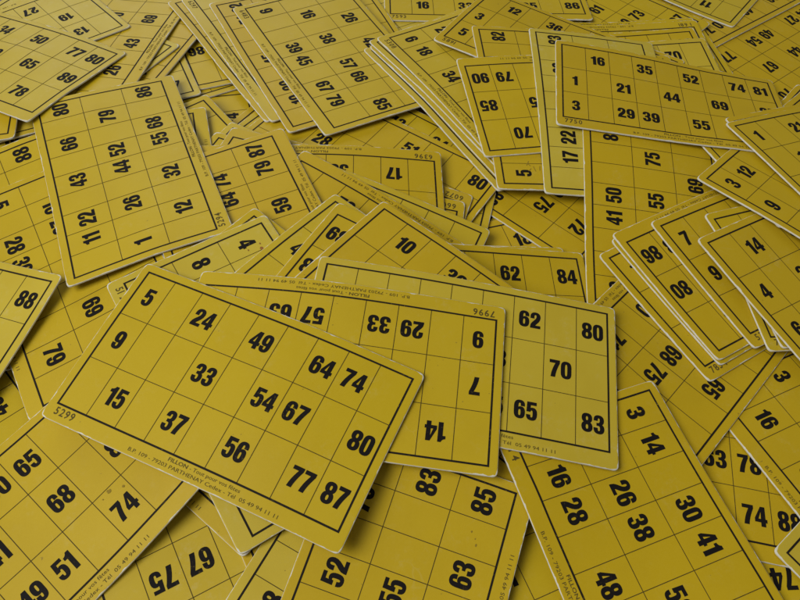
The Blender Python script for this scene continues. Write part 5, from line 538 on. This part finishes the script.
    ('yellow bingo card showing 50 65 41 68 85, in the heap', [-1.1187,0.6519,0.9226,-0.0851,0.0547,0.0581], '110712041308211822174331514952415344615163507268736581749285', '5677', 0.07, 0.2, [48,68,94,120,145,157,159,152,149,6,32,61,85,103,114,118,117,114,-30,-1,26,47,67,79,83,83,81,-57,-37,-12,16,37,48,52,52,49,-98,-72,-44,-13,11,19,23,22,21,-127,-102,-76,-44,-20,-11,-7,-8,-12,-145,-124,-102,-72,-50,-43,-38,-40,-45,-150,-135,-118,-99,-83,-73,-70,-71,-74,-127,-127,-121,-111,-101,-95,-93,-93,-95,-95,-102,-104,-104,-103,-101,-101,-102,-104,-38,-53,-66,-76,-83,-87,-91,-94,-98,48,21,-4,-25,-42,-54,-62,-68,-73,159,121,80,46,18,-2,-16,-25,-33,291,232,182,131,91,62,43,30,21,431,397,285,228,171,134,107,94,81]),
    ('yellow bingo card showing 3 14 30 41 65, in the heap', [0.8213,0.7601,-1.1437,-0.0484,-0.0642,0.0931], '130321162314312832264238433051485341625871627260736581799290', '6214', 0, 0.3, [306,242,178,115,57,5,-40,-80,-115,274,213,148,88,33,-14,-56,-91,-124,237,176,118,60,10,-33,-69,-100,-128,190,159,74,31,-14,-49,-78,-102,-124,117,72,34,-4,-35,-60,-79,-96,-110,38,13,-14,-36,-52,-64,-72,-79,-85,-35,-46,-55,-61,-61,-58,-54,-51,-49,-95,-92,-86,-75,-60,-43,-25,-12,-5,-138,-122,-103,-79,-50,-19,8,28,42,-162,-136,-106,-73,-33,6,54,79,77,-166,-132,-96,-57,-14,29,71,94,103,-152,-114,-73,-32,8,44,75,100,119,-122,-81,-41,0,34,70,93,112,129,-82,-44,11,45,63,88,109,125,139,-33,0,40,76,94,110,122,136,150]),
    ('yellow bingo card showing 62 80 53 70 55, in the heap', [0.2135,1.3744,-0.0748,0.0628,-0.0719,0.0431], '120622184130423751426155625371657362827091839380', '7292', 0.59, -0.3, [-198,-155,-113,-79,-61,-60,-71,-87,-106,-155,-112,-71,-36,-19,-25,-36,-53,-72,-113,-71,-32,9,13,10,-3,-21,-40,-73,-37,6,34,40,38,25,7,-12,-39,-7,25,47,57,59,49,27,9,-7,16,38,55,64,72,58,40,22,22,36,49,59,64,64,55,41,25,51,57,59,60,59,56,48,36,22,75,70,66,58,52,46,37,27,15,90,99,60,53,41,34,26,15,4,67,63,49,35,27,18,10,2,-9,34,27,18,10,3,6,0,-17,-25,-11,-15,-20,-23,-26,-22,-29,-39,-48,-57,-59,-60,-61,-60,-60,-62,-67,-74,-103,-103,-102,-97,-95,-93,-94,-97,-103]),
    ('yellow bingo card showing 14 7 9 29 33, serial 7996, in the heap', [-0.1831,1.2678,3.0834,0.0788,0.0085,0.071], '110912072314312941334237433553426157716372657360827983759282', '7996', 0.11, 0.05, [-270,-246,-221,-193,-163,-133,-100,-90,-85,-210,-188,-165,-140,-115,-89,-68,-54,-54,-150,-129,-108,-87,-65,-46,-29,-22,-24,-89,-69,-50,-30,-15,-1,8,11,4,-29,-10,7,24,37,44,45,40,32,27,44,61,75,89,88,82,72,58,74,91,107,121,129,127,117,101,82,108,125,141,154,161,157,144,124,98,124,139,155,171,175,170,153,126,97,118,130,145,160,164,154,145,116,64,89,97,103,106,104,93,73,43,9,42,44,45,42,33,17,-6,-37,-72,-20,-23,-27,-36,-51,-71,-98,-129,-163,-91,-97,-106,-119,-138,-161,-190,-223,-258,-166,-175,-187,-204,-226,-251,-281,-316,-352]),
    ('large unobstructed yellow bingo card in front, serial 5299, first row 5 24 49 64 74', [-0.5014,1.173,-0.3701,0.068,0.0828,0.1076], '120913052115332441374233534961566254726773648177837491879280', '5299', 0, -0.55, [-188,-159,-130,-101,-78,-56,-50,-49,-50,-159,-132,-103,-79,-50,-37,-36,-34,-36,-129,-103,-77,-54,-34,-24,-18,-19,-22,-96,-70,-47,-26,-11,-2,0,-2,-8,-60,-36,-12,6,18,24,23,17,8,-23,6,25,42,52,54,49,38,25,12,39,63,80,87,86,76,59,39,41,72,98,116,122,114,97,73,47,58,93,123,141,143,134,111,81,40,59,95,132,156,159,131,105,58,15,38,74,112,135,124,100,59,16,-30,-3,33,65,89,76,48,6,-42,-91,-60,-26,2,21,12,-19,-63,-112,-162,-127,-95,-70,-49,-59,-93,-137,-187,-239,-198,-168,-143,-131,-136,-170,-214,-265,-316]),
    ('yellow bingo card with serial 7834, lowest of the fan of cards at right', [1.3358,1.9616,0.6169,-0.0494,-0.0867,0.0469], '130121192212312241305249534061576254635972648275837891889384', '7834', 0, 0.5, [46,17,-3,-20,-28,-31,-31,-29,-21,35,11,-10,-25,-33,-34,-31,-23,-14,30,5,-15,-28,-34,-32,-26,-15,-3,26,0,-18,-29,-32,-27,-16,-2,14,25,-3,-19,-27,-26,-17,-2,17,38,21,-5,-18,-23,-17,-3,17,41,67,14,-6,-16,-16,-6,13,39,69,98,7,-6,-12,-10,4,27,57,88,124,7,-5,-10,-5,9,35,65,105,141,6,-2,-7,-4,10,29,57,78,101,9,3,-7,-10,-5,5,19,37,55,18,4,-7,-16,-20,-20,-15,-9,-1,38,20,3,-14,-30,-42,-49,-52,-52,68,45,20,-7,-32,-56,-75,-88,-97,114,83,56,24,-26,-65,-97,-119,-134]),
    ('yellow bingo card right under the upside-down 86 and 80, only its white edges showing', [1.3885,2.0254,0.6057,-0.0412,-0.0903,0.0454], '110112032116221423103122332841324239524161596255635373688377', '7034', 0.01, -0.65, [-3,-25,-40,-52,-57,-57,-50,-40,-27,-6,-23,-37,-45,-47,-42,-33,-19,-4,-6,-22,-32,-36,-34,-26,-13,3,20,-8,-20,-27,-28,-21,-8,9,28,48,-7,-18,-21,-18,-7,10,32,55,77,-8,-15,-16,-9,6,29,55,81,105,-5,-12,-11,-1,17,43,71,101,124,-3,-8,-7,3,22,49,80,117,125,4,-4,-4,3,19,46,64,87,102,12,3,-2,-2,5,17,33,48,59,26,12,1,-6,-9,-7,-3,2,6,49,30,12,-6,-21,-32,-39,-43,-47,76,51,24,-3,-29,-51,-70,-83,-94,110,78,55,10,-32,-68,-96,-116,-135,121,88,47,4,-42,-85,-121,-150,-172]),
    ('yellow bingo card showing 74 80 78 86, in the heap', [1.4059,2.0137,-2.5546,-0.0335,-0.092,0.0458], '130222103122332742374331514452467164726873668178837491869280', '6027', 0, 0.55, [-180,-154,-125,-89,-44,4,49,90,126,-143,-123,-101,-73,-38,3,50,77,107,-103,-89,-75,-55,-32,-5,23,51,77,-55,-49,-42,-33,-21,-5,13,32,51,-2,-2,-5,-6,-6,-3,5,16,29,52,45,34,21,10,3,2,6,12,95,85,67,48,26,8,1,-1,3,119,115,89,57,30,11,-1,-5,-4,124,107,81,52,27,6,-5,-10,-7,108,88,64,38,15,-2,-11,-14,-12,80,60,39,17,-1,-14,-19,-19,-14,48,32,13,-5,-18,-26,-27,-24,-16,18,4,-11,-26,-35,-39,-36,-28,-16,-10,-21,-33,-44,-51,-50,-44,-33,-19,-35,-43,-55,-63,-63,-61,-52,-38,-20]),
    ('yellow bingo card with serial 5305 and 7 above 9, in the right fan', [1.5477,2.0888,0.5599,-0.0333,-0.0925,0.0342], '120913072115221833234233524461556259635871617366817791809381', '5305', 0.05, 0.6, [-90,-86,-83,-75,-63,-45,-24,1,27,-74,-76,-68,-58,-42,-21,4,31,58,-71,-65,-56,-42,-22,3,31,60,89,-65,-56,-45,-28,-4,25,57,89,117,-57,-48,-35,-17,9,41,75,108,136,-47,-39,-27,-9,16,49,81,117,133,-35,-28,-19,-6,14,42,66,91,111,-16,-14,-11,-3,8,24,41,58,72,9,5,2,1,2,6,12,19,24,40,30,20,9,-1,-9,-14,-18,-21,74,59,41,21,0,-20,-36,-49,-61,105,84,62,33,0,-29,-56,-77,-95,124,101,74,39,-3,-41,-73,-105,-127,128,99,66,26,-19,-63,-103,-139,-172,124,92,54,10,-38,-86,-132,-172,-207]),
    ('white corner of yellow bingo card touching the 5305 corner', [1.7736,1.9404,0.1874,-0.047,-0.0816,0.0456], '130121162217322733214134423051405249534861588170827183729387', '7616', 0.12, -0.46, [-17,-13,-8,1,16,38,66,96,125,-23,-17,-15,-6,8,29,56,85,113,-34,-27,-20,-13,2,19,42,68,89,-41,-34,-27,-20,-10,6,24,46,53,-45,-39,-29,-25,-17,-9,0,9,15,-45,-38,-32,-27,-23,-20,-19,-18,-22,-40,-33,-26,-22,-21,-24,-30,-40,-50,-31,-22,-14,-9,-10,-18,-30,-48,-66,-18,-8,1,8,7,-2,-22,-47,-72,-4,6,17,25,30,16,-5,-37,-72,7,18,30,38,48,32,4,-30,-70,16,26,37,45,49,41,8,-30,-71,20,30,38,45,44,37,5,-34,-76,22,30,36,40,36,26,-5,-43,-84,21,28,33,33,27,10,-17,-55,-95]),
    ('curled white corner of yellow bingo card under the 14 and 4 card', [1.7998,1.9755,0.2376,-0.0385,-0.0825,0.0409], '110812031301221623113126322541304338625363557168736081799282', '7966', 0.1, -0.57, [-33,-32,-20,-4,19,47,78,107,134,-40,-39,-27,-11,11,38,64,93,118,-54,-45,-33,-18,3,28,50,76,94,-60,-50,-37,-24,-6,13,30,48,60,-62,-50,-38,-27,-14,-3,7,15,23,-57,-46,-35,-26,-19,-15,-13,-12,-12,-47,-35,-25,-18,-16,-19,-25,-32,-41,-32,-19,-8,-2,-5,-14,-28,-43,-59,-14,-1,11,18,12,-2,-23,-46,-70,3,18,30,40,32,12,-15,-44,-74,16,31,44,52,49,21,-7,-42,-77,25,39,50,56,52,24,-6,-43,-80,28,40,50,52,47,21,-11,-47,-86,28,38,45,45,35,11,-21,-57,-96,25,33,38,36,23,0,-31,-67,-106]),
    ('yellow bingo card just behind the card with 14 and 4, above serial 5305', [1.7563,2.0517,0.4251,-0.0234,-0.0867,0.0313], '211022192316322233234133433852496152726281748372918992839384', '6689', 0, -0.02, [-88,-78,-58,-35,-5,30,66,102,135,-94,-77,-58,-33,-3,31,67,101,132,-92,-76,-56,-32,-2,31,64,99,124,-88,-70,-52,-30,-3,26,56,89,106,-78,-63,-47,-28,-7,16,40,63,78,-62,-51,-38,-25,-11,4,20,33,43,-40,-32,-24,-18,-12,-6,0,5,7,-13,-8,-4,-6,-8,-12,-15,-20,-26,17,19,18,11,0,-13,-26,-39,-54,44,46,42,29,10,-10,-30,-53,-75,66,64,63,42,20,-7,-33,-63,-92,78,76,70,49,25,-4,-35,-71,-106,83,76,69,47,23,-7,-39,-80,-118,80,72,60,42,16,-13,-47,-90,-129,74,64,51,32,8,-22,-59,-99,-140]),
    ('yellow bingo card showing 14 33 4 26 6, in the heap', [1.705,2.0052,0.5737,-0.0118,-0.0875,0.0343], '110612042111231431203226413243335346625163507367817382789288', '7662', 0.09, 0.6, [-96,-79,-65,-48,-27,-2,26,56,88,-90,-72,-58,-41,-19,7,38,70,101,-83,-69,-53,-35,-13,15,47,80,113,-76,-63,-48,-30,-8,20,51,84,114,-65,-54,-42,-25,-5,21,50,81,109,-50,-42,-33,-21,-4,16,41,68,89,-29,-25,-21,-14,-4,9,26,44,61,-4,-5,-5,-5,-4,1,8,17,26,24,20,13,6,-1,-6,-9,-10,-11,52,44,33,19,3,-12,-24,-35,-44,76,66,50,30,7,-16,-36,-57,-74,91,81,61,36,9,-19,-46,-73,-100,98,83,61,36,7,-24,-56,-89,-122,97,78,56,31,1,-31,-67,-105,-141,93,72,49,23,-8,-41,-81,-120,-159]),
    ('yellow bingo card corner behind the 1 and 21 card, over the 70 and 67', [2.0739,2.581,-0.6709,-0.0581,-0.0881,-0.0894], '120222122314332743305146534761567161726073658171827691859282', '7352', 0.02, 0.62, [-324,-299,-270,-235,-192,-142,-82,-19,65,-241,-219,-196,-169,-136,-97,-50,1,58,-155,-137,-119,-100,-78,-51,-18,20,61,-66,-52,-40,-30,-18,-4,15,39,66,21,31,38,43,40,41,45,56,71,96,105,108,100,93,79,71,69,78,149,157,167,175,130,106,85,74,69,170,178,176,194,143,111,84,66,55,164,165,165,154,127,95,67,48,34,134,131,125,111,87,61,38,21,9,90,82,74,57,37,16,-1,-11,-18,36,27,17,-3,-19,-34,-43,-46,-44,-20,-30,-45,-62,-76,-85,-87,-82,-74,-78,-88,-105,-121,-132,-137,-132,-122,-93,-135,-146,-165,-178,-187,-187,-178,-161,-134]),
    ('edge of yellow bingo card between the serial 7750 card and the 3 12 9 card', [1.8039,2.5582,0.398,-0.0204,-0.0583,-0.0979], '110212012113312033254137423343385247534162567360817782759390', '6505', 0, 0.28, [-55,-49,-45,-54,-56,-53,-42,-29,5,-48,-41,-35,-48,-49,-49,-43,-33,-18,-37,-32,-29,-36,-40,-42,-41,-36,-29,-21,-17,-16,-20,-25,-31,-34,-35,-34,3,7,9,5,-4,-14,-22,-29,-34,32,39,40,35,24,9,-5,-17,-27,61,70,81,72,52,33,13,-3,-17,78,98,113,98,77,53,30,11,-6,78,97,110,106,90,65,41,21,4,53,79,95,123,88,66,44,27,12,10,38,62,90,66,53,37,25,15,-47,-18,10,23,31,28,23,18,14,-112,-80,-50,-25,-12,-3,2,5,10,-179,-144,-111,-81,-56,-38,-22,-10,-1,-244,-207,-170,-131,-99,-72,-48,-29,-1]),
    ('yellow bingo card showing 3 12 9 26, in the heap', [1.7329,2.5088,0.8496,-0.0001,-0.0354,-0.0994], '120913032312312032265140524561596352716672678178827483779387', '5939', 0, 0.5, [-119,-89,-59,-29,-12,-6,-5,-7,-8,-102,-75,-47,-17,-1,8,4,5,5,-84,-60,-35,-15,4,9,12,16,19,-62,-42,-24,-8,2,8,13,20,32,-37,-22,-8,0,6,9,12,17,28,-10,2,11,14,13,12,11,13,22,16,25,30,30,24,17,12,11,14,36,44,56,49,33,23,13,9,7,47,52,56,52,39,25,14,6,2,47,51,50,48,35,22,11,2,-4,40,39,43,33,25,14,3,-5,-18,24,24,21,16,9,0,-8,-17,-31,6,4,1,-4,-9,-17,-22,-35,-49,-15,-17,-20,-24,-29,-35,-42,-55,-67,-35,-38,-42,-45,-50,-53,-62,-75,-87]),
    ('yellow bingo card showing 16 35 52 74 81, serial 7750, in the heap', [1.1546,2.8513,-0.0582,0.0104,-0.0682,-0.0501], '110312012316312932214139433552446155635272698177837492879381', '7750', 0.07, 0.6, [-136,-105,-73,-39,-4,31,65,95,123,-123,-93,-63,-31,3,38,70,99,126,-110,-82,-54,-23,10,43,76,100,126,-97,-69,-46,-18,12,47,75,98,121,-85,-59,-42,-18,12,48,66,90,110,-70,-55,-41,-22,2,28,52,72,91,-52,-47,-40,-28,-11,11,32,51,65,-27,-32,-34,-32,-25,-11,2,16,26,8,-7,-22,-31,-35,-35,-30,-26,-20,52,23,-1,-24,-40,-50,-56,-58,-58,114,63,23,-9,-36,-57,-73,-82,-91,131,96,53,12,-23,-55,-79,-100,-100,161,120,79,37,-5,-43,-78,-106,-133,183,145,107,65,24,-26,-69,-107,-139,209,174,133,92,47,-3,-57,-103,-143]),
    ('yellow bingo card directly under the card with 1 and 21', [1.9737,2.6879,0.4413,-0.0166,-0.0569,-0.1093], '110212042213231131274330514752455346615262537167736382739380', '5605', 0, 0.65, [-151,-125,-96,-67,-40,-20,-12,-13,-16,-122,-96,-69,-41,-17,5,6,6,3,-90,-67,-43,-20,14,19,24,24,21,-57,-39,-19,0,24,33,37,34,33,-25,-10,3,14,23,32,39,43,38,3,14,20,24,27,29,29,28,32,27,32,33,31,28,24,20,15,9,41,46,42,37,29,20,11,3,-5,49,52,49,41,31,19,6,-7,-19,51,53,51,44,31,17,2,-13,-27,44,46,47,39,29,12,0,-22,-37,30,31,38,33,18,-2,-19,-33,-46,8,9,9,3,-8,-21,-33,-44,-54,-18,-18,-19,-24,-32,-42,-50,-56,-56,-46,-46,-48,-51,-57,-62,-66,-66,-58]),
    ('yellow bingo card showing 1 21 13, in the heap', [1.9587,2.6435,0.4592,-0.0008,-0.0547,-0.1026], '110313012213312433214132423452475340625763527169726081789387', '5459', 0.11, 0.4, [-157,-130,-103,-75,-49,-26,-9,4,14,-127,-101,-76,-51,-26,-6,9,19,27,-96,-72,-50,-27,-6,13,24,31,37,-65,-45,-25,-6,15,34,34,39,42,-34,-16,-2,12,25,35,41,41,41,-5,8,19,25,31,35,36,37,34,19,32,35,35,34,32,28,23,18,37,45,46,42,35,28,19,10,1,48,54,52,45,35,23,10,-3,-16,52,57,54,46,33,18,1,-15,-31,47,51,49,41,29,11,-8,-27,-45,35,38,39,32,19,2,-17,-39,-59,15,18,16,16,-1,-19,-38,-56,-73,-11,-9,-11,-17,-28,-43,-59,-74,-90,-41,-40,-42,-46,-56,-68,-80,-94,-100]),
]

GROUP = 'bingo cards heaped in a loose pile'
ROOT = {}
def make_card(label, pose, nums, serial, tone, hue, dev):
    X, Y, t, z, a, b = pose
    dev = np.array(dev, float).reshape(GU, GV) * 1e-4
    V, F, mi = build_board(dev)
    card = bpy.data.objects.new('bingo_card', mesh_from('bingo_card', V, F, [MAT_FACE, MAT_EDGE, MAT_BACK], mi, True))
    c, s = math.cos(t), math.sin(t)
    nrm = Vector((-a, -b, 1)).normalized()
    ex = Vector((c, s, a * c + b * s)).normalized(); ey = nrm.cross(ex)
    m4 = Matrix((ex, ey, nrm)).transposed().to_4x4()
    m4.translation = (Vector((X, Y, z)) + ey * CY) * S
    card.matrix_world = m4
    card.color = (tone, max(hue, 0), max(-hue, 0), 1)
    card['label'] = label; card['category'] = 'bingo card'; card['group'] = GROUP
    C.objects.link(card)
    pr = printed('printed_grid', PRINT, dev, [MAT_LINE, MAT_HAIR], card, mat_idx=[0] * NF + [1] * (len(PRINT[1]) - NF))
    for k in range(0, len(nums), 4):
        col, row, n = int(nums[k]), int(nums[k+1]), int(nums[k+2:k+4])
        if n not in NUM: NUM[n] = number_shape(n)
        o = printed('number', NUM[n], dev, [MAT_INK], card, ux(col - .5) + .002, (row - .5) / 3 * HR - HR / 2)
        o['label'] = 'black printed number %d' % n
    o = printed('serial_number', serial_shape(serial), dev, [MAT_SMALL], card)
    printed('address_print', ADDRESS, dev, [MAT_SMALL], card)
    ROOT[label] = (card, dev)
    return card

for rec in CARDS:
    make_card(*rec)

# ------------------------------------------------------------------ stains and pen marks seen on single cards
def blob(cx, cy, r, rnd, n=11):
    a0 = rnd.random() * 6.28; sx = rnd.uniform(.6, 1.5)
    pts = [(0., 0.)] + [(r * sx * rnd.uniform(.6, 1.2) * math.cos(a0 + 2*math.pi*k/n), r * rnd.uniform(.6, 1.2) * math.sin(a0 + 2*math.pi*k/n)) for k in range(n)]
    V = np.array(pts) + np.array([cx, cy])
    return V, [(0, 1 + k, 1 + (k+1) % n) for k in range(n)]
def mark(words, name, label, shapes, mat, dz=INK * 1.6):
    for lab, (card, dev) in ROOT.items():
        if all(w in lab for w in words):
            o = printed(name, merge(shapes), dev, [mat], card, dz=dz); o['label'] = label
            return
def uvp(u, v): return ux(u), (v / 3 - .5) * HR
rnd = random.Random(5)
mark(['reddish stains'], 'stain', 'reddish brown spots', [blob(*uvp(.95, 2.72), .0062, rnd), blob(*uvp(1.18, 2.66), .0085, rnd), blob(*uvp(.74, 2.74), .0036, rnd),
     blob(*uvp(1.84, 2.84), .0068, rnd), blob(*uvp(.80, 2.46), .0030, rnd), blob(*uvp(1.45, 2.70), .0026, rnd), blob(*uvp(1.0, 2.84), .0030, rnd)], MAT_STAIN)
mark(['52 76'], 'stain', 'small dark dots', [blob(*uvp(7.65, .55), .0026, rnd), blob(*uvp(7.35, .42), .0036, rnd), blob(*uvp(7.5, .46), .0018, rnd)], MAT_PEN)
mark(['5299'], 'stain', 'grey smudge', [blob(*uvp(7.05, 2.52), .006, rnd), blob(*uvp(7.12, 2.60), .004, rnd)], MAT_PEN)
mark(['50 65 41'], 'stain', 'brown grey smudge', [blob(*uvp(7.50, .93), .0075, rnd), blob(*uvp(7.85, .80), .0045, rnd), blob(*uvp(7.25, .90), .0032, rnd)], MAT_PEN)
mark(['5299'], 'scuff', 'pale scratch', [quad_strip(*uvp(8.05, 2.93), *uvp(8.62, 2.78), .0030), quad_strip(*uvp(8.15, 2.90), *uvp(8.45, 2.82), .0030)], MAT_SCUFF)
mark(['82 above'], 'pen_mark', 'faint pen scribble', [quad_strip(*uvp(.62, 2.20), *uvp(.86, 2.24), .003), quad_strip(*uvp(.75, 2.30), *uvp(.62, 2.37), .003), quad_strip(*uvp(.9, 2.40), *uvp(1.12, 2.33), .003),
     quad_strip(*uvp(1.02, 2.37), *uvp(.88, 2.31), .003), quad_strip(*uvp(.66, 2.10), *uvp(.88, 2.08), .003)], MAT_PEN)
